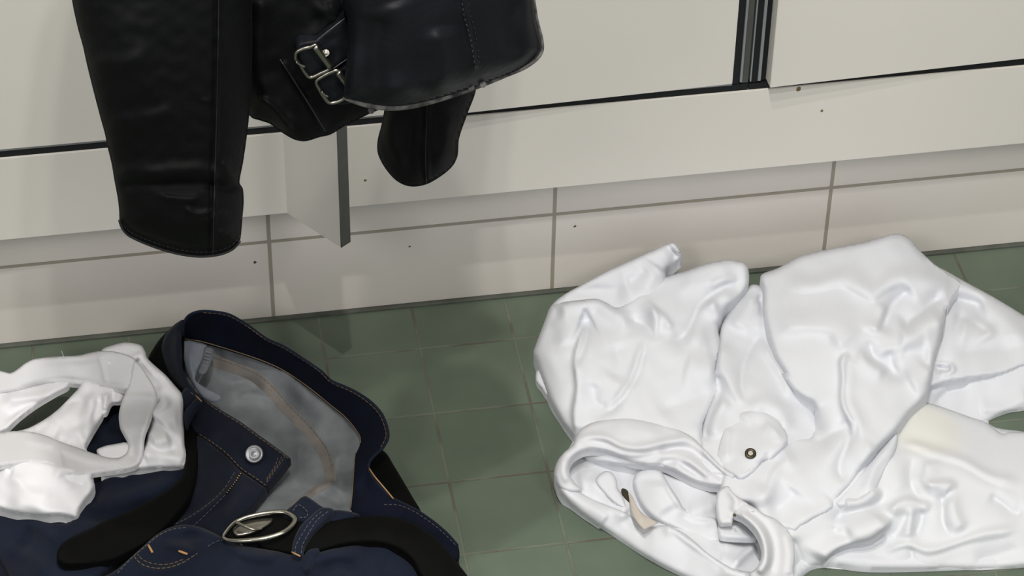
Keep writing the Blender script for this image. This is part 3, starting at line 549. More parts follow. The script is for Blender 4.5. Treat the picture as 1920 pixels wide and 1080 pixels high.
# inside of the neck opening
relief('lining', R6((120, 560), (150, 440), (300, 380), (500, 430), (700, 480), (1000, 580), (1150, 700), (1240, 850), (1240, 1000), (1190, 1080), (1050, 1080), (900, 990), (700, 850), (500, 780), (250, 660)),
    R6m(((250, 500), 8), ((400, 500), 9), ((400, 700), 14), ((700, 500), 20), ((900, 650), 22), ((950, 750), 18), ((700, 780), 18), ((1100, 950), 10), ((950, 900), 18), ((1050, 1050), 20), ((500, 620), 10)), 'shirt', sh,
    creases=[cr(R6((290, 470), (280, 540), (340, 560)), 10, 8, -3), cr(R6((230, 570), (320, 580), (440, 650), (520, 750)), 12, 12, 7, .15), cr(R6((800, 740), (880, 720), (980, 705)), 8, 8, 4), cr(R6((990, 860), (1090, 880), (1190, 850)), 8, 10, -4), cr(R6((980, 920), (1100, 905), (1190, 890)), 7, 7, 5), cr(R6((1050, 1010), (1110, 960), (1190, 900)), 5, 7, 6), cr(R6((980, 960), (1040, 990), (1100, 1040)), 8, 8, 4)], edge=(3, 1), skirt=8, step=3.5, wr=(.6, 50, 15))
relief('lining_fold', R6((330, 572), (352, 540), (385, 520), (420, 530), (445, 570), (450, 610), (480, 660), (500, 720), (440, 700), (360, 620)), R6m(((385, 540), 27), ((470, 680), 25)), 'shirt', sh, edge=(8, 6), skirt=8, step=3)
relief('lining_gap_shade', R6((472, 612), (500, 622), (512, 650), (516, 700), (490, 670), (470, 635)), R6m(((490, 640), 21), ((510, 690), 21)), 'snapdark', sh, edge=(2, .5), skirt=1, step=2.5)  # dark sliver in the snap's colour, painted shade of the gap between folds
relief('lining_fold', R6((530, 570), (556, 524), (610, 506), (670, 515), (700, 550), (735, 610), (775, 670), (805, 722), (850, 742), (960, 765), (1000, 820), (1010, 900), (900, 900), (780, 840), (680, 800), (610, 750), (565, 690), (540, 630)), R6m(((600, 530), 30), ((560, 620), 26), ((720, 640), 32), ((680, 780), 24), ((850, 800), 24), ((980, 860), 20)), 'shirt', sh,
    creases=[cr(R6((690, 560), (740, 650), (800, 730)), 8, 6, 4), cr(R6((640, 560), (660, 660), (740, 750)), 16, 16, 5), cr(R6((760, 745), (850, 780), (980, 800)), 7, 9, -4)], edge=(10, 8), skirt=10, step=3.5, wr=(.6, 50, 16))
lb, Hl = relief('care_label', R6((506, 630, 1), (530, 660), (548, 700), (585, 748), (664, 794, 1), (640, 806), (590, 829, 1), (556, 795), (530, 752), (516, 700)), R6m(((510, 640), 32), ((590, 820), 36), ((664, 795), 34)), 'label', sh, edge=(2, .5), skirt=1, step=2.5, creases=[cr(R6((520, 650), (560, 740), (600, 800)), 5, 7, 2)], label='small beige satin care label')
# lower edge of the neck
relief('collar', R6((112, 560), (116, 520), (135, 480), (165, 455), (190, 470), (188, 520), (205, 580), (245, 628), (320, 672), (420, 712), (510, 752), (580, 800), (640, 812), (720, 812), (800, 850), (860, 895), (930, 958), (1010, 1010), (1100, 1048), (1180, 1062), (1260, 1090), (1240, 1140), (950, 1140), (760, 1066), (600, 981), (450, 882), (300, 781), (200, 700), (140, 630)),
    R6m(((120, 540), 28), ((175, 480), 34), ((200, 570), 26), ((200, 690), 10), ((450, 870), 8), ((760, 1050), 9), ((500, 760), 24), ((800, 860), 28), ((1000, 1010), 28), ((700, 930), 22), ((400, 740), 22), ((1150, 1070), 24), ((1000, 1120), 14)), 'shirt', sh,
    creases=[cr(R6((130, 560), (170, 640), (260, 710), (400, 790)), 10, 14, 5, .1), cr(R6((690, 800), (760, 830), (850, 900), (930, 975), (1040, 1040), (1180, 1075)), 6, 10, 4, .1), cr(R6((720, 840), (820, 910), (920, 1000), (1030, 1060)), 8, 9, -3, .15), cr(R6((480, 740), (560, 810), (650, 840)), 8, 10, -3), cr(R6((420, 660), (480, 720), (520, 760)), 6, 8, 3)], edge=(12, 8), skirt=12, step=3.5, wr=(.8, 60, 17))
# upper collar roll and placket
K1, HK1 = relief('collar', R6((112, 555), (112, 515), (130, 465), (165, 420), (208, 385), (222, 345), (250, 300), (300, 268), (400, 240), (520, 235), (620, 252), (700, 268), (770, 294), (820, 322), (860, 350), (895, 385), (950, 440), (1020, 505), (1085, 556), (1060, 590), (1010, 602), (940, 600), (860, 576), (800, 548), (740, 515), (690, 495), (620, 492), (560, 480), (500, 466), (440, 436), (380, 416), (310, 408), (255, 420), (212, 450), (194, 490), (196, 540), (225, 588), (260, 620), (200, 640), (140, 615)),
    R6m(((120, 540), 36), ((190, 410), 44), ((240, 320), 42), ((400, 260), 44), ((400, 340), 50), ((400, 410), 42), ((600, 400), 54), ((700, 290), 45), ((850, 360), 52), ((850, 560), 40), ((1060, 570), 46), ((700, 490), 42), ((250, 620), 26), ((200, 600), 28), ((560, 470), 42), ((160, 600), 28)), 'rib', sh,
    creases=[cr(R6((215, 375), (280, 345), (380, 345), (470, 390), (560, 400), (680, 375), (800, 350), (860, 350)), 8, 10, 6, .12), cr(R6((250, 350), (380, 372), (480, 412), (590, 422), (700, 400), (760, 392)), 8, 5, -4, .15), cr(R6((440, 445), (540, 455), (620, 445), (680, 430)), 5, 6, -4, .2), cr(R6((650, 430), (740, 400), (840, 410), (920, 470), (1000, 545), (1060, 575)), 9, 8, -6, .15), cr(R6((640, 480), (760, 470), (840, 510), (940, 580)), 7, 7, -6, .2), cr(R6((730, 490), (820, 470), (900, 530), (940, 570)), 8, 9, 5, .2), cr(R6((180, 440), (160, 520), (190, 590)), 8, 8, 4), cr(R6((420, 240), (540, 290), (700, 310)), 14, 14, 3), cr(R6((900, 400), (980, 490), (1080, 560)), 8, 5, 5, .1)],
    edge=(9, 9), skirt=8, step=3, wr=(.7, 45, 18), label='rolled ribbed collar')
pk, HP = relief('placket', R6((985, 470), (982, 420), (1000, 350), (1030, 280), (1070, 225), (1120, 178), (1180, 160), (1245, 180), (1310, 245), (1352, 325), (1356, 362, 1), (1325, 405), (1290, 436), (1266, 462, 1), (1228, 470), (1195, 508), (1150, 545), (1100, 564), (1060, 540), (1015, 510)),
    R6m(((990, 400), 42), ((1040, 270), 42), ((1150, 175), 42), ((1160, 430), 57), ((1130, 330), 51), ((1350, 362), 53), ((1190, 510), 53), ((1100, 550), 54), ((1010, 490), 47), ((1280, 260), 43), ((1250, 380), 57)), 'shirt', sh,
    creases=[cr(R6((1080, 250), (1180, 200), (1260, 240), (1330, 330)), 9, 10, 5, .2), cr(R6((1045, 280), (1020, 380), (1040, 480)), 8, 10, 4), cr(R6((1220, 250), (1290, 320), (1320, 380)), 5, 8, 3), cr(R6((1230, 430), (1265, 455), (1200, 500)), 6, 6, -3)], edge=(9, 6), skirt=12, step=3, wr=(.6, 50, 19), noedge=[R6((982, 420), (1030, 280), (1120, 178), (1245, 180), (1310, 245))])
bt = disc('snap_button', *R6((1157, 428))[0], 58.5, 5.6, 1.2, 'snapdark', pk, normal=(-.05, -.35, 1), ring=.45, label='dark ringed snap button'); disc('snap_centre', *R6((1157, 428))[0], 58.5, 2.6, 1.0, 'snaplight', bt, normal=(-.05, -.35, 1), dome=.3)
# curled end of the neck band
K3, HK3 = relief('neck_band', R6((1068, 752), (1080, 720), (1120, 690), (1180, 715), (1230, 750), (1290, 775), (1350, 830), (1385, 890), (1392, 960), (1385, 1040), (1380, 1130), (1160, 1130), (1150, 1072), (1185, 1040), (1208, 1000), (1218, 950), (1210, 900), (1190, 855), (1160, 815), (1115, 775)),
    R6m(((1080, 740), 54), ((1220, 760), 56), ((1230, 950), 50), ((1385, 960), 32), ((1200, 1070), 40), ((1380, 850), 36), ((1280, 1100), 32), ((1150, 1100), 32)), 'rib', sh,
    creases=[cr(R6((1090, 745), (1160, 785), (1215, 850), (1240, 930), (1235, 1010), (1190, 1070)), 9, 8, 6, .08), cr(R6((1130, 720), (1220, 790), (1270, 880), (1280, 980), (1260, 1080)), 8, 8, -4, .1), cr(R6((1350, 850), (1372, 960), (1360, 1080)), 12, 7, 3, .1)], edge=(7, 7), skirt=6, step=3, wr=(.5, 50, 20), noedge=[R6((1350, 830), (1392, 960), (1385, 1040), (1380, 1130))])
K4, HK4 = relief('button_tab', R6((982, 628, 1), (1034, 600), (1060, 635), (1110, 672), (1150, 700), (1185, 740), (1130, 742), (1078, 748), (1064, 775), (1060, 802, 1), (1000, 806, 1), (984, 780), (974, 720), (974, 670)), R6m(((1000, 640), 52), ((1150, 710), 56), ((1010, 800), 44), ((1060, 790), 46)), 'rib', sh,
    creases=[cr(R6((1040, 605), (1080, 680), (1060, 750)), 8, 8, 4)], edge=(5, 4), skirt=3, step=3)
disc('buttonhole', *R6((1072, 756))[0], 56.5, 1.6, .5, 'snapdark', K4, normal=(0, -.4, 1))
relief('lining_fold', R6((990, 800), (1066, 796), (1110, 800), (1160, 840), (1190, 880), (1100, 882), (1000, 872), (988, 840)), R6m(((1000, 820), 30), ((1150, 850), 24), ((1080, 800), 36)), 'shirt', sh, edge=(6, 3), skirt=5, step=3)
stitches('seam', R6((1060, 552), (1100, 540), (1180, 500), (1240, 455)), HP, 'rib', pk, r=.3, dash=5, gap=3, lift=.1)

# ============================================================ dark jeans with belt
jn = thing('jeans', tuple(at(480, 980, z=0)), 'dark blue denim jeans with black belt dropped open-waisted on the green floor', 'jeans')
relief('leg', J2((60, 265), (100, 195), (180, 130), (260, 110), (420, 200), (700, 360), (860, 500), (900, 640), (1000, 780), (1140, 900), (1210, 980), (1225, 1100), (1200, 1200), (0, 1220), (-500, 1220), (-560, 1000), (-520, 780), (-300, 700), (-180, 640), (-60, 500), (30, 380)),
    J2m(((80, 260), 30), ((200, 150), 34), ((420, 230), 22), ((700, 400), 14), ((860, 600), 14), ((1000, 800), 16), ((1200, 1000), 16), ((500, 900), 20), ((330, 330), 3), ((450, 420), 2), ((600, 560), 2), ((700, 680), 5), ((550, 700), 6), ((0, 800), 30), ((0, 500), 22), ((-300, 800), 22), ((-480, 900), 16), ((-300, 1100), 22), ((500, 1150), 40)), 'denim', jn, edge=(14, 10), skirt=14, step=6, wr=(1.5, 90, 21))
relief('leg', J1((-60, 830), (0, 835), (120, 850), (260, 870), (310, 740), (380, 700), (500, 660), (700, 640), (720, 700), (715, 780), (640, 900), (520, 1000), (400, 1060), (300, 1160), (60, 1180), (40, 1090), (-10, 1010), (-80, 980)),
    J1m(((0, 860), 34), ((200, 870), 44), ((350, 740), 46), ((650, 680), 42), ((600, 800), 40), ((250, 1000), 44), ((20, 1020), 26), ((60, 1140), 30), ((350, 1050), 46)), 'denim2', jn,
    creases=[cr(J1((60, 870), (150, 900), (230, 960)), 14, 12, 6), cr(J1((90, 850), (110, 930), (60, 1000)), 12, 12, -5), cr(J1((330, 760), (400, 800), (560, 760), (680, 700)), 16, 18, 5), cr(J1((280, 860), (420, 860), (600, 800)), 16, 12, -6), cr(J1((0, 960), (100, 1000), (200, 1080)), 14, 16, 6), cr(J1((360, 700), (370, 760), (340, 830)), 8, 10, -4)],
    edge=(14, 8), skirt=14, step=4, wr=(1.6, 70, 22))
relief('leg', J1((385, 420), (460, 425), (510, 520), (520, 650), (300, 650), (318, 600), (350, 520)), J1m(((440, 440), 36), ((350, 600), 40)), 'denim2', jn, edge=(6, 4), skirt=30, step=4, wr=(1.5, 40, 23))
# rear belt strip showing beyond the band
be = thing('belt', tuple(at(1000 / 2 + 250, 960, z=.0)), 'black leather belt with oval silver buckle threaded through the loops of the dark jeans', 'belt')
relief('strap', J2((900, 600), (945, 616), (975, 662), (1010, 720), (1045, 780), (1078, 842), (1020, 830), (950, 790), (880, 720)), J2m(((940, 640), 30), ((1060, 830), 24), ((900, 700), 30)), 'belt', be, edge=(4, 4), skirt=22, step=3)
relief('strap', J2((56, 268), (76, 225), (100, 190), (140, 152), (185, 122), (190, 200), (190, 300), (210, 380), (200, 440), (190, 480), (120, 380), (85, 300)), J2m(((70, 260), 44), ((150, 150), 66), ((180, 300), 52), ((190, 450), 44)), 'belt', be, edge=(8, 6), skirt=26, step=3.5)
# inside of the jeans
lin, Hlin = relief('lining', J2((190, 185), (300, 190), (380, 222), (480, 258), (560, 292), (660, 352), (760, 430), (830, 500), (870, 560), (845, 640), (838, 740), (830, 850), (740, 870), (600, 880), (380, 900), (360, 860), (440, 760), (420, 600), (280, 470), (200, 380), (180, 280)),
    J2m(((200, 200), 46), ((480, 265), 44), ((660, 360), 42), ((840, 520), 36), ((330, 330), 18), ((450, 420), 14), ((560, 500), 14), ((650, 600), 16), ((720, 700), 22), ((830, 700), 30), ((820, 820), 40), ((550, 700), 20), ((480, 830), 34), ((640, 830), 42), ((400, 480), 20), ((250, 400), 26)), 'lining', jn,
    creases=[cr(J2((340, 370), (430, 350), (490, 400)), 10, 10, -4), cr(J2((380, 410), (450, 400), (540, 430)), 8, 10, 4), cr(J2((640, 560), (620, 640), (640, 720)), 9, 9, 4), cr(J2((780, 600), (760, 680), (800, 760)), 9, 10, 5), cr(J2((500, 640), (600, 700), (600, 760)), 14, 14, 4), cr(J2((660, 760), (740, 740), (800, 780)), 8, 8, 5), cr(J2((560, 330), (660, 420), (760, 500)), 16, 16, 4), cr(J2((690, 770), (760, 800), (790, 830)), 7, 7, -4)],
    edge=(3, 1), skirt=6, step=3.5, wr=(1.6, 45, 24))
def on(Hf, px, add): 
    q = np.array([p[:2] for p in px], float); return [(a, b, float(h) * 1000 + add) for (a, b), h in zip(q, Hf(q[:, 0], q[:, 1]))]
def strip(name, px, w_mm, Hf, m, parent, th=.6, add=.4, label=None):
    """flat tape sewn along a line"""
    P = spline(px, False, 8); h = Hf(P[:, 0], P[:, 1]) + add / 1000; c = atv(P[:, 0], P[:, 1], h, 'z'); vs = []; fs = []; n = len(P)
    T = np.gradient(P, axis=0); T /= np.linalg.norm(T, axis=1)[:, None]; Nn = np.stack([-T[:, 1], T[:, 0]], 1) * (w_mm * 1.8 / 2)
    for k in (-1, -.5, 0, .5, 1):
        q = P + Nn * k; hh = Hf(q[:, 0], q[:, 1]) + add / 1000 - (abs(k) == 1) * .0004; vs.append(atv(q[:, 0], q[:, 1], hh + (th / 1000 if abs(k) < 1 else 0), 'z'))
    V3 = np.vstack(vs)
    for k in range(4):
        for i in range(n - 1): fs.append((k * n + i, k * n + i + 1, (k + 1) * n + i + 1, (k + 1) * n + i))
    return link(name, mesh(V3, fs), m, parent, label=label)
tp = strip('seam_tape', J2((300, 275), (380, 300), (450, 330), (510, 380), (570, 450), (630, 510), (680, 570), (715, 620), (735, 680), (740, 725)), 12, Hlin, 'tape', lin, label='brown seam tape')
stitches('tape_stitching', J2((308, 262), (390, 290), (462, 322), (525, 372), (585, 442), (645, 502), (695, 560), (728, 612), (748, 680), (748, 720)), Hlin, 'tape', tp, r=.35, dash=6, gap=3, lift=1.2)
strip('seam_tape', J2((590, 830), (640, 790), (690, 755), (740, 728)), 8, Hlin, 'tape', lin, label='brown seam tape')
relief('pocket_bag', J2((186, 196), (230, 200), (275, 215), (268, 250), (240, 310), (232, 345), (275, 375), (330, 405), (300, 425), (262, 408), (225, 360), (200, 310), (188, 250)), J2m(((200, 210), 54), ((270, 220), 52), ((220, 330), 46), ((310, 410), 46)), 'pocket', lin, edge=(3, 1), skirt=2, step=3, creases=[cr(J2((215, 220), (218, 300), (250, 370)), 5, 6, 2.5)])
lb2 = relief('woven_tag', J2((268, 222), (300, 228), (290, 280), (268, 318), (244, 312), (262, 262)), J2m(((280, 240), 55), ((260, 310), 50)), 'lining', lin, edge=(2, .6), skirt=1.5, step=3)[0]
for k in range(6):
    x = 272 - k * 3.2; y = 238 + k * 13
    tube_px('tag_mark', [(J2((x - 1, y))[0]) + (56 - k,), (J2((x + 20, y + 5))[0]) + (56 - k,)], .55, 'pocket', lb2, seg=3)
# rear waistband, seen from inside
rw_out = J2((186, 190), (184, 150), (196, 112), (222, 92), (262, 84), (330, 90), (370, 102), (430, 138), (500, 188), (560, 215), (620, 252), (700, 306), (742, 345), (790, 366), (836, 388), (890, 424), (932, 470), (955, 525), (957, 565), (935, 602), (900, 634), (882, 662), (888, 696), (920, 740), (965, 785), (1000, 804), (1060, 832), (1130, 880), (1180, 924), (1218, 966), (1218, 1020), (1170, 1000), (1110, 930), (1040, 900), (960, 880), (850, 870), (815, 836), (818, 780), (826, 700), (832, 630), (850, 585), (846, 550), (800, 490), (740, 440), (650, 368), (560, 308), (480, 272), (380, 238), (260, 203))
def rw_extra(U, V): return np.zeros(U.shape)
rwf, Hrw = relief('waistband', rw_out, J2m(((200, 115), 96), ((330, 92), 94), ((500, 190), 88), ((700, 308), 84), ((890, 426), 80), ((955, 540), 76), ((885, 662), 66), ((920, 740), 60), ((1000, 804), 54), ((1130, 882), 46), ((1215, 966), 34), ((190, 190), 52), ((260, 203), 50), ((380, 238), 48), ((560, 308), 46), ((740, 440), 44), ((846, 550), 42), ((830, 640), 42), ((820, 800), 46), ((960, 880), 50), ((1110, 930), 46), ((1180, 1000), 36), ((300, 150), 70), ((600, 280), 62), ((850, 480), 60)), 'denimin', jn,
    creases=[cr(J2((700, 310), (730, 330), (742, 350)), 5, 6, 3, .3), cr(J2((900, 640), (880, 690), (860, 780)), 12, 10, -4), cr(J2((1010, 815), (1000, 850), (960, 870)), 8, 8, 3)], edge=(3, 2), skirt=2, step=3, wr=(1.2, 60, 26), label='navy waistband seen from inside')
rim = [(p[0], p[1]) for p in rw_out[1:31]]
tube_px('band_edge', on(Hrw, J2((187, 186), (186, 150), (198, 113), (223, 94), (262, 86), (330, 92), (370, 104), (430, 140), (500, 190), (560, 217), (620, 254), (700, 308), (742, 347), (790, 368), (836, 390), (890, 426), (931, 471), (953, 525), (955, 565), (934, 600), (899, 634), (883, 662), (889, 696), (920, 739), (965, 784), (1000, 803), (1060, 832), (1130, 880), (1180, 924), (1217, 966)), 0), 1.3, 'denim2', rwf, label='turned denim edge')
stitches('band_stitching', J2((262, 92), (330, 98), (370, 110), (430, 146), (500, 196), (560, 223), (620, 260), (700, 314), (738, 352), (790, 376), (832, 396), (886, 434), (924, 476), (944, 526), (947, 560), (928, 596)), Hrw, 'thread', rwf, r=.4, dash=7, gap=2, lift=.5)
stitches('band_stitching', J2((884, 676), (906, 708), (940, 748), (975, 790)), Hrw, 'orange', rwf, r=.7, solid=True, lift=.9)
stitches('band_stitching', J2((940, 812), (1000, 815), (1060, 842), (1130, 890), (1180, 934), (1210, 966)), Hrw, 'threadp', rwf, r=.35, dash=6, gap=3, lift=.4)
stitches('seam_piping', J2((192, 190), (262, 202), (380, 237), (480, 271), (560, 307), (650, 367), (740, 439), (800, 489), (848, 552), (852, 580)), Hrw, 'thread', rwf, r=.65, solid=True, lift=.5)
stitches('seam_piping', J2((832, 618), (826, 700), (820, 780), (815, 826)), Hrw, 'thread', rwf, r=.5, solid=True, lift=.6)
# back of the waistband folding down on the left
relief('waistband', J2((188, 118), (176, 150), (178, 200), (182, 290), (205, 350), (240, 398), (268, 424), (240, 440), (205, 400), (150, 345), (118, 280), (106, 225), (118, 180), (150, 140)), J2m(((190, 130), 93), ((180, 250), 76), ((250, 420), 64), ((120, 250), 56), ((140, 160), 76)), 'denim', jn, edge=(6, 4), skirt=14, step=3, creases=[cr(J2((165, 160), (160, 250), (200, 370)), 6, 6, 3)])
# front waistband with the button
fb, Hfb = relief('waistband', J2((178, 400), (205, 372), (240, 398), (320, 452), (400, 500), (450, 536), (520, 586), (592, 640, 1), (560, 682), (502, 752, 1), (450, 716), (400, 682), (350, 628), (300, 590), (238, 548), (205, 500), (185, 450)),
    J2m(((200, 390), 62), ((320, 455), 62), ((450, 540), 62), ((590, 642), 60), ((500, 745), 52), ((400, 670), 50), ((240, 540), 48), ((400, 590), 60)), 'denim', jn, creases=[cr(J2((300, 480), (400, 560), (520, 640)), 12, 12, 2), cr(J2((210, 430), (230, 470), (240, 540)), 8, 8, -3)], edge=(5, 4), skirt=8, step=3, wr=(.8, 50, 27), label='front waistband with snap button')
bt = disc('button', *J2((454, 623))[0], 65.5, 8.7, 2.2, 'alu', fb, normal=(-.3, -.75, 1), label='silver jeans button'); disc('button_centre', *J2((454, 623))[0], 67, 5.2, 1.6, 'alu', bt, normal=(-.3, -.75, 1), dome=.6)
stitches('band_stitching', J2((215, 392), (250, 412), (320, 460), (400, 508), (450, 545), (520, 594), (578, 636)), Hfb, 'thread', fb, r=.4, dash=6, gap=3, lift=.3)
stitches('band_stitching', J2((248, 548), (300, 582), (350, 620), (402, 674), (452, 708), (496, 740)), Hfb, 'thread', fb, r=.4, dash=6, gap=3, lift=.3)
for k in range(3):
    stitches('end_stitching', J2((570 - k * 14, 628 + k * 4), (556 - k * 12, 650 + k * 8), (500 - k * 2, 728 - k * 4)), Hfb, 'thread', fb, r=.3, dash=5, gap=3, lift=.3)
relief('belt_loop', J2((190, 470), (215, 435), (250, 405), (268, 425), (235, 452), (210, 490), (200, 520)), J2m(((200, 480), 60), ((258, 412), 68)), 'denim2', jn, edge=(3, 2), skirt=6, step=2.5)
stitches('loop_stitching', J2((236, 405), (256, 425)), lambda u, v: np.full(len(u), .070), 'orange', fb, r=.6, solid=True)
# fly
fy_, Hfy = relief('fly', J2((238, 552), (300, 592), (350, 632), (400, 684), (450, 718), (502, 754, 1), (450, 820), (388, 876), (345, 930), (260, 940), (150, 930), (100, 940), (140, 860), (200, 760), (230, 680), (226, 610)),
    J2m(((240, 570), 48), ((400, 690), 50), ((500, 750), 50), ((380, 870), 52), ((150, 920), 50), ((230, 700), 46), ((330, 780), 54)), 'denim', jn,
    creases=[cr(J2((395, 690), (340, 775), (240, 850), (130, 910)), 7, 5, 4, .1), cr(J2((450, 730), (400, 800), (320, 880)), 14, 12, 3), cr(J2((250, 600), (260, 700), (200, 840)), 14, 14, 4)], edge=(5, 3), skirt=8, step=3.5, wr=(1, 50, 28))
stitches('fly_stitching', J2((380, 690), (330, 765), (232, 845), (125, 900)), Hfy, 'threadp', fy_, r=.35, dash=6, gap=3, lift=.5)
stitches('fly_stitching', J2((345, 775), (260, 860), (215, 900)), Hfy, 'threadp', fy_, r=.35, dash=6, gap=3, lift=.5)
zp = stitches('zip_teeth', J2((402, 696), (380, 730), (345, 775)), Hfy, 'brass', fy_, r=1.15, dash=1.2, gap=3.6, lift=1.0, label='brass zip teeth')
# left belt strap
bl, Hbl = relief('strap', J1((212, 1006), (225, 968), (260, 938), (330, 905), (400, 870), (480, 838), (560, 795), (640, 745), (684, 700), (692, 640), (690, 560), (690, 470), (720, 460), (744, 520), (748, 600), (738, 700), (712, 790), (640, 880), (560, 950), (450, 1010), (380, 1030), (300, 1038), (235, 1034)),
    J1m(((230, 1000), 58), ((400, 900), 62), ((560, 850), 64), ((700, 720), 60), ((300, 1020), 56), ((500, 980), 58), ((720, 650), 52), ((715, 480), 44)), 'belt', be, creases=[cr(J1((250, 980), (420, 920), (600, 830), (700, 730)), 24, 24, 3, .1)], edge=(7, 4), skirt=7, step=3.5, label='black leather belt strap')
# fold of the near leg with the coin pocket
np_, Hnp = relief('leg', J2((-70, 1060), (-10, 1010), (40, 965), (90, 922), (140, 896), (190, 886), (250, 896), (310, 922), (380, 958), (450, 972), (540, 985), (620, 1000), (700, 985), (790, 962), (880, 950), (950, 955), (1010, 985), (1060, 1040), (1100, 1120), (1000, 1200), (0, 1220), (-220, 1180), (-180, 1120)),
    J2m(((0, 1020), 60), ((190, 900), 68), ((400, 975), 66), ((620, 1010), 64), ((880, 965), 60), ((1040, 1050), 50), ((200, 1060), 60), ((500, 1080), 62), ((800, 1080), 60), ((-150, 1120), 40), ((400, 1200), 50), ((900, 1180), 50)), 'denim2', jn,
    creases=[cr(J2((230, 900), (300, 950), (420, 1000), (560, 1010)), 9, 12, 6, .15), cr(J2((150, 940), (250, 930), (330, 970), (420, 1030)), 10, 10, -6, .2), cr(J2((280, 990), (340, 960), (420, 985)), 8, 9, -4), cr(J2((500, 1020), (620, 1030), (760, 1000), (900, 980)), 12, 16, 6), cr(J2((700, 1080), (760, 1040), (850, 1060)), 14, 12, -6), cr(J2((0, 1040), (100, 1060), (250, 1010)), 6, 8, 3), cr(J2((100, 960), (170, 970), (250, 1000)), 10, 9, 5)],
    edge=(8, 6), skirt=12, step=3.5, wr=(1.6, 55, 30))
stitches('pocket_stitching', J2((2, 1005), (30, 1035), (80, 1050), (130, 1048), (180, 1032), (240, 995)), Hnp, 'thread', np_, r=.45, dash=7, gap=3, lift=.4)
stitches('pocket_stitching', J2((10, 992), (40, 1022), (90, 1036), (140, 1034), (190, 1016)), Hnp, 'thread', np_, r=.4, dash=7, gap=3, lift=.4)
stitches('seam_stitching', J2((-60, 1070), (-10, 1016), (40, 972), (92, 930), (145, 905), (200, 898)), Hnp, 'threadp', np_, r=.45, dash=6, gap=3, lift=.4)
stitches('seam_stitching', J2((280, 968), (330, 945), (420, 965)), Hnp, 'threadp', np_, r=.35, dash=6, gap=3, lift=.4)
for a in (((56, 964), (72, 992)), ((170, 986), (203, 998))):
    stitches('bar_tack', J2(*a), Hnp, 'orange', np_, r=1.25, solid=True, lift=1.0, label='orange bar tack')
# right belt strap with the buckle
br_, Hbr = relief('strap', J2((470, 940), (540, 900), (600, 872), (660, 868), (740, 872), (850, 858), (940, 856), (1000, 864), (1060, 888), (1120, 926), (1170, 975), (1215, 1030), (1262, 1100), (1240, 1160), (1120, 1140), (1080, 1080), (1040, 1015), (985, 975), (900, 955), (790, 964), (700, 988), (620, 1002), (540, 988), (480, 975)),
    J2m(((500, 950), 66), ((600, 900), 70), ((740, 890), 72), ((940, 880), 70), ((1120, 950), 62), ((1240, 1080), 48), ((900, 945), 68), ((700, 975), 68), ((1060, 1020), 62), ((1100, 1120), 54)), 'belt', be, creases=[cr(J2((560, 930), (760, 920), (960, 910), (1110, 990), (1190, 1090)), 22, 24, 3, .1)], edge=(7, 4), skirt=8, step=3.5, wr=(.5, 70, 33), label='black leather belt strap')
relief('strap', J2((340, 930), (350, 895), (390, 868), (470, 845), (560, 842), (605, 868), (600, 890), (560, 915), (500, 938), (400, 945)), J2m(((350, 920), 66), ((480, 860), 68), ((600, 875), 70), ((480, 930), 66)), 'belt', be, edge=(4, 2), skirt=5, step=3)
bk = tube_px('buckle', [p + (h,) for p, h in zip(J2((338, 932), (358, 900), (385, 876), (430, 858), (500, 844), (565, 841), (598, 856), (606, 872), (592, 895), (560, 918), (500, 938), (440, 946), (385, 948), (352, 944)), (71, 73, 74, 75, 76, 77, 77, 77, 77, 77, 76, 75, 73, 72))], [1.6, 1.6, 1.8, 2, 2.2, 2.4, 2.6, 2.6, 2.6, 2.6, 2.6, 2.4, 2.2, 1.8], 'chrome', be, closed=True, n=12, seg=7, label='oval silver belt buckle')
tube_px('prong', [J2((384, 878))[0] + (78,), J2((415, 892))[0] + (78,), J2((452, 906))[0] + (77,), J2((482, 904))[0] + (74,)], [1.7, 1.5, 1.2, .9], 'chrome', bk)
relief('buckle_plate', J2((372, 905), (400, 880), (460, 866), (520, 862), (520, 880), (480, 905), (430, 925), (385, 930)), J2m(((400, 900), 71), ((500, 870), 72)), 'oldmetal', bk, edge=(5, 2), skirt=1, step=2.5)
tf = relief('belt_loop', J2((560, 850), (600, 812), (640, 780), (672, 795), (712, 822), (748, 832), (738, 850), (700, 870), (650, 880), (600, 872)), J2m(((600, 830), 72), ((720, 840), 76), ((640, 870), 74)), 'denim2', jn, edge=(4, 3), skirt=6, step=3, wr=(.8, 30, 36))[0]
stitches('loop_stitching', J2((600, 835), (618, 812), (650, 835), (650, 858), (620, 860)), lambda u, v: np.full(len(u), .0775), 'threadp', tf, r=.4, dash=5, gap=3)
lp, Hlp = relief('belt_loop', J2((700, 826), (748, 828), (744, 850), (712, 880), (672, 920), (642, 962), (632, 1008), (596, 1002), (600, 950), (625, 895), (660, 860)), J2m(((720, 830), 80), ((660, 900), 82), ((610, 1000), 74)), 'denim2', jn, edge=(4, 3), skirt=7, step=2.5)
for off in (0, 24): stitches('loop_stitching', J2((706 + off, 838), (672 + off * .8, 868), (640 + off * .9, 912), (610 + off, 965), (606 + off, 996)), Hlp, 'threadp', lp, r=.38, dash=6, gap=3, lift=.4)
stitches('bar_tack', J2((594, 990), (626, 1006)), Hlp, 'orange', lp, r=.8, solid=True, lift=.9)
relief('belt_loop', J2((640, 1010), (655, 985), (690, 975), (698, 990), (680, 1010), (665, 1050), (640, 1060)), J2m(((660, 990), 74), ((650, 1050), 68)), 'denim2', jn, edge=(3, 2), skirt=6, step=2.5)
relief('waistband', J2((745, 836), (800, 836), (850, 852), (800, 866), (735, 876)), J2m(((760, 840), 72), ((830, 855), 70)), 'denim2', jn, edge=(3, 2), skirt=6, step=2.5)

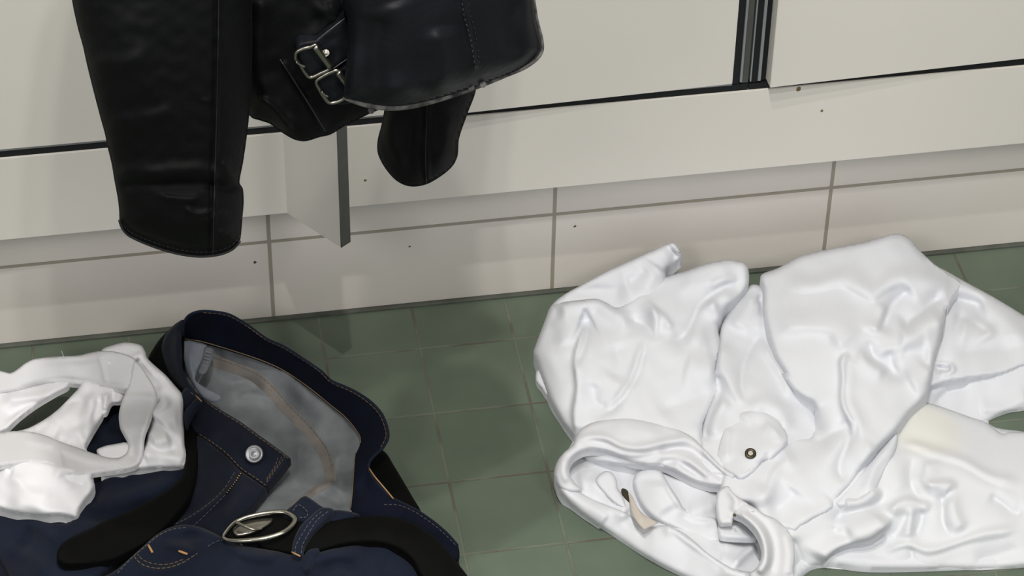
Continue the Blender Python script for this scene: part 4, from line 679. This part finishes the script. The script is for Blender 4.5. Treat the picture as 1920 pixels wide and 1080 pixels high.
# ============================================================ white briefs on top of the jeans
bf = thing('briefs', tuple(at(180, 800, z=.0)), 'white cotton briefs with wide elastic waistband lying on the dark jeans', 'underwear')
relief('lining', J1((-60, 395), (0, 392), (60, 382), (200, 350), (258, 350), (256, 368), (215, 390), (150, 428), (100, 463), (60, 496), (28, 528, 1), (-60, 545)), J1m(((0, 400), 52), ((240, 370), 58), ((30, 530), 44)), 'briefs', bf,
    creases=[cr(J1((0, 430), (100, 415), (220, 375)), 6, 6, 4), cr(J1((0, 500), (80, 460), (200, 390)), 8, 7, -4), cr(J1((20, 525), (120, 455), (230, 385)), 5, 5, 3)], edge=(5, 4), skirt=6, step=3, wr=(.8, 40, 40))
relief('lining', J1((34, 541), (100, 527), (160, 497), (215, 457), (265, 407), (296, 374), (310, 350), (345, 350), (378, 364), (384, 395), (390, 430), (388, 470), (372, 500), (345, 545), (322, 590), (325, 620), (260, 640), (150, 600), (60, 590), (-30, 600), (-30, 545)),
    J1m(((40, 540), 50), ((200, 450), 54), ((330, 380), 60), ((385, 430), 60), ((330, 590), 54), ((150, 560), 56)), 'briefs', bf,
    creases=[cr(J1((320, 385), (345, 440), (330, 520), (315, 590)), 8, 8, 6), cr(J1((355, 395), (370, 440), (350, 520)), 5, 7, -5), cr(J1((180, 470), (240, 480), (300, 470)), 8, 8, 3), cr(J1((200, 540), (260, 560), (310, 570)), 8, 8, 3), cr(J1((230, 440), (290, 430), (330, 440)), 7, 7, -4), cr(J1((100, 530), (180, 500), (220, 530)), 8, 10, 3)], edge=(6, 4), skirt=6, step=3, wr=(1.2, 35, 41))
relief('lining', J1((360, 372), (400, 366), (470, 380), (455, 425), (420, 432), (400, 470), (378, 470), (385, 420)), J1m(((400, 380), 62), ((440, 410), 60), ((385, 460), 56)), 'briefs', bf, creases=[cr(J1((395, 380), (400, 420), (390, 460)), 5, 5, 4), cr(J1((420, 380), (430, 420)), 4, 4, -3)], edge=(4, 3), skirt=4, step=2.5, wr=(1, 25, 42))
relief('lining', J1((362, 612), (385, 595), (430, 585), (482, 582), (490, 640), (400, 650)), J1m(((380, 610), 56), ((470, 600), 58)), 'briefs', bf, edge=(5, 4), skirt=5, step=2.5)
relief('front_panel', J1((-60, 640), (0, 650), (100, 640), (220, 660), (320, 685), (348, 692), (346, 715), (355, 738), (345, 765), (318, 800), (300, 830), (290, 862), (260, 858), (220, 850), (160, 856), (100, 852), (40, 840), (0, 828), (-60, 810)),
    J1m(((0, 660), 68), ((300, 700), 68), ((350, 740), 62), ((290, 855), 54), ((100, 840), 54), ((0, 820), 50), ((150, 760), 68)), 'briefs', bf,
    creases=[cr(J1((30, 680), (90, 760), (200, 780)), 12, 14, 4), cr(J1((240, 690), (270, 730), (340, 740)), 8, 8, -4), cr(J1((20, 790), (80, 820), (200, 830), (280, 850)), 8, 8, 4), cr(J1((200, 680), (250, 700), (280, 770)), 10, 10, 3), cr(J1((30, 690), (50, 700)), 6, 6, -3)], edge=(9, 7), skirt=10, step=3, wr=(1.1, 50, 43))
relief('back_panel', J1((380, 235), (430, 212), (475, 204), (528, 214), (545, 240), (552, 262), (580, 290), (620, 325), (655, 365), (684, 402), (686, 450), (688, 520), (692, 590), (704, 640), (698, 672), (640, 676), (580, 676), (500, 682), (440, 696), (360, 707, 1), (400, 690), (500, 660), (540, 600), (560, 500), (555, 400), (520, 320), (470, 300), (400, 290)),
    J1m(((470, 210), 80), ((530, 225), 78), ((600, 320), 74), ((684, 410), 64), ((700, 640), 52), ((580, 670), 54), ((400, 695), 58), ((560, 480), 72), ((500, 350), 74), ((630, 560), 64)), 'briefs', bf,
    creases=[cr(J1((500, 280), (560, 330), (600, 380)), 8, 8, -5), cr(J1((590, 400), (620, 430), (560, 500)), 6, 9, 5), cr(J1((600, 400), (575, 470), (540, 560)), 7, 7, -4), cr(J1((560, 590), (610, 570), (640, 560)), 7, 7, 5), cr(J1((540, 640), (600, 620), (690, 640)), 7, 7, 4, .1), cr(J1((560, 600), (600, 610), (660, 590)), 6, 6, -4), cr(J1((520, 230), (540, 300), (590, 350)), 9, 9, 4), cr(J1((600, 520), (640, 480), (680, 470)), 14, 14, 4), cr(J1((505, 270), (515, 285)), 5, 6, -6)], edge=(8, 7), skirt=12, step=3, wr=(1.1, 45, 44))
relief('waistband', J1((-60, 300), (0, 310), (38, 318), (62, 306), (80, 292), (100, 278), (128, 266), (200, 257), (290, 253), (340, 242), (380, 236), (440, 240), (500, 262), (515, 290), (505, 330), (492, 372), (470, 384), (400, 368), (320, 364), (200, 354), (130, 364), (60, 384), (0, 394), (-60, 400)),
    J1m(((0, 320), 66), ((130, 270), 72), ((290, 258), 76), ((500, 280), 84), ((470, 375), 72), ((320, 355), 60), ((100, 368), 56), ((0, 385), 54)), 'elastic', bf,
    creases=[cr(J1((60, 380), (200, 345), (330, 352), (470, 370)), 5, 5, -2.5, .1), cr(J1((366, 240), (385, 300), (400, 365)), 3.5, 3.5, 2), cr(J1((130, 280), (300, 268), (440, 250)), 6, 8, 2)], edge=(4, 3), skirt=5, step=3, wr=(.7, 60, 45), label='grey-white elastic waistband')
relief('waistband', J1((500, 275), (520, 282), (560, 340), (590, 402), (580, 440), (560, 500), (542, 550), (538, 600), (530, 645), (505, 670), (440, 685), (360, 696), (310, 704), (270, 702), (238, 694), (220, 678), (180, 660), (100, 655), (0, 668), (-60, 676), (-60, 538), (0, 540), (60, 536), (120, 540), (180, 556), (220, 574), (290, 598), (340, 616), (400, 634), (445, 636), (472, 620), (481, 598), (478, 570), (462, 540), (448, 510), (446, 470), (458, 420), (475, 380), (488, 330)),
    J1m(((505, 285), 86), ((585, 400), 82), ((480, 380), 74), ((450, 490), 66), ((550, 520), 76), ((480, 590), 62), ((535, 640), 64), ((445, 636), 60), ((400, 690), 62), ((220, 575), 68), ((230, 690), 74), ((100, 540), 72), ((100, 655), 76), ((0, 540), 72), ((0, 665), 76), ((330, 620), 64), ((310, 700), 68)), 'elastic', bf,
    creases=[cr(J1((475, 400), (590, 410)), 5, 5, 2), cr(J1((210, 590), (225, 640), (235, 690)), 6, 8, 3), cr(J1((60, 560), (200, 590), (330, 640), (450, 650), (490, 600)), 8, 8, 2.5), cr(J1((470, 560), (500, 600), (490, 650)), 8, 10, -2), cr(J1((570, 440), (530, 560), (520, 650)), 12, 8, 3)], edge=(4, 3), skirt=5, step=3, wr=(.6, 70, 46), label='grey-white elastic waistband')
tube_px('loose_thread', [J1((240, 268))[0] + (74,), J1((236, 250))[0] + (80,), J1((230, 236))[0] + (86,)], .25, 'briefs', bf, n=5)
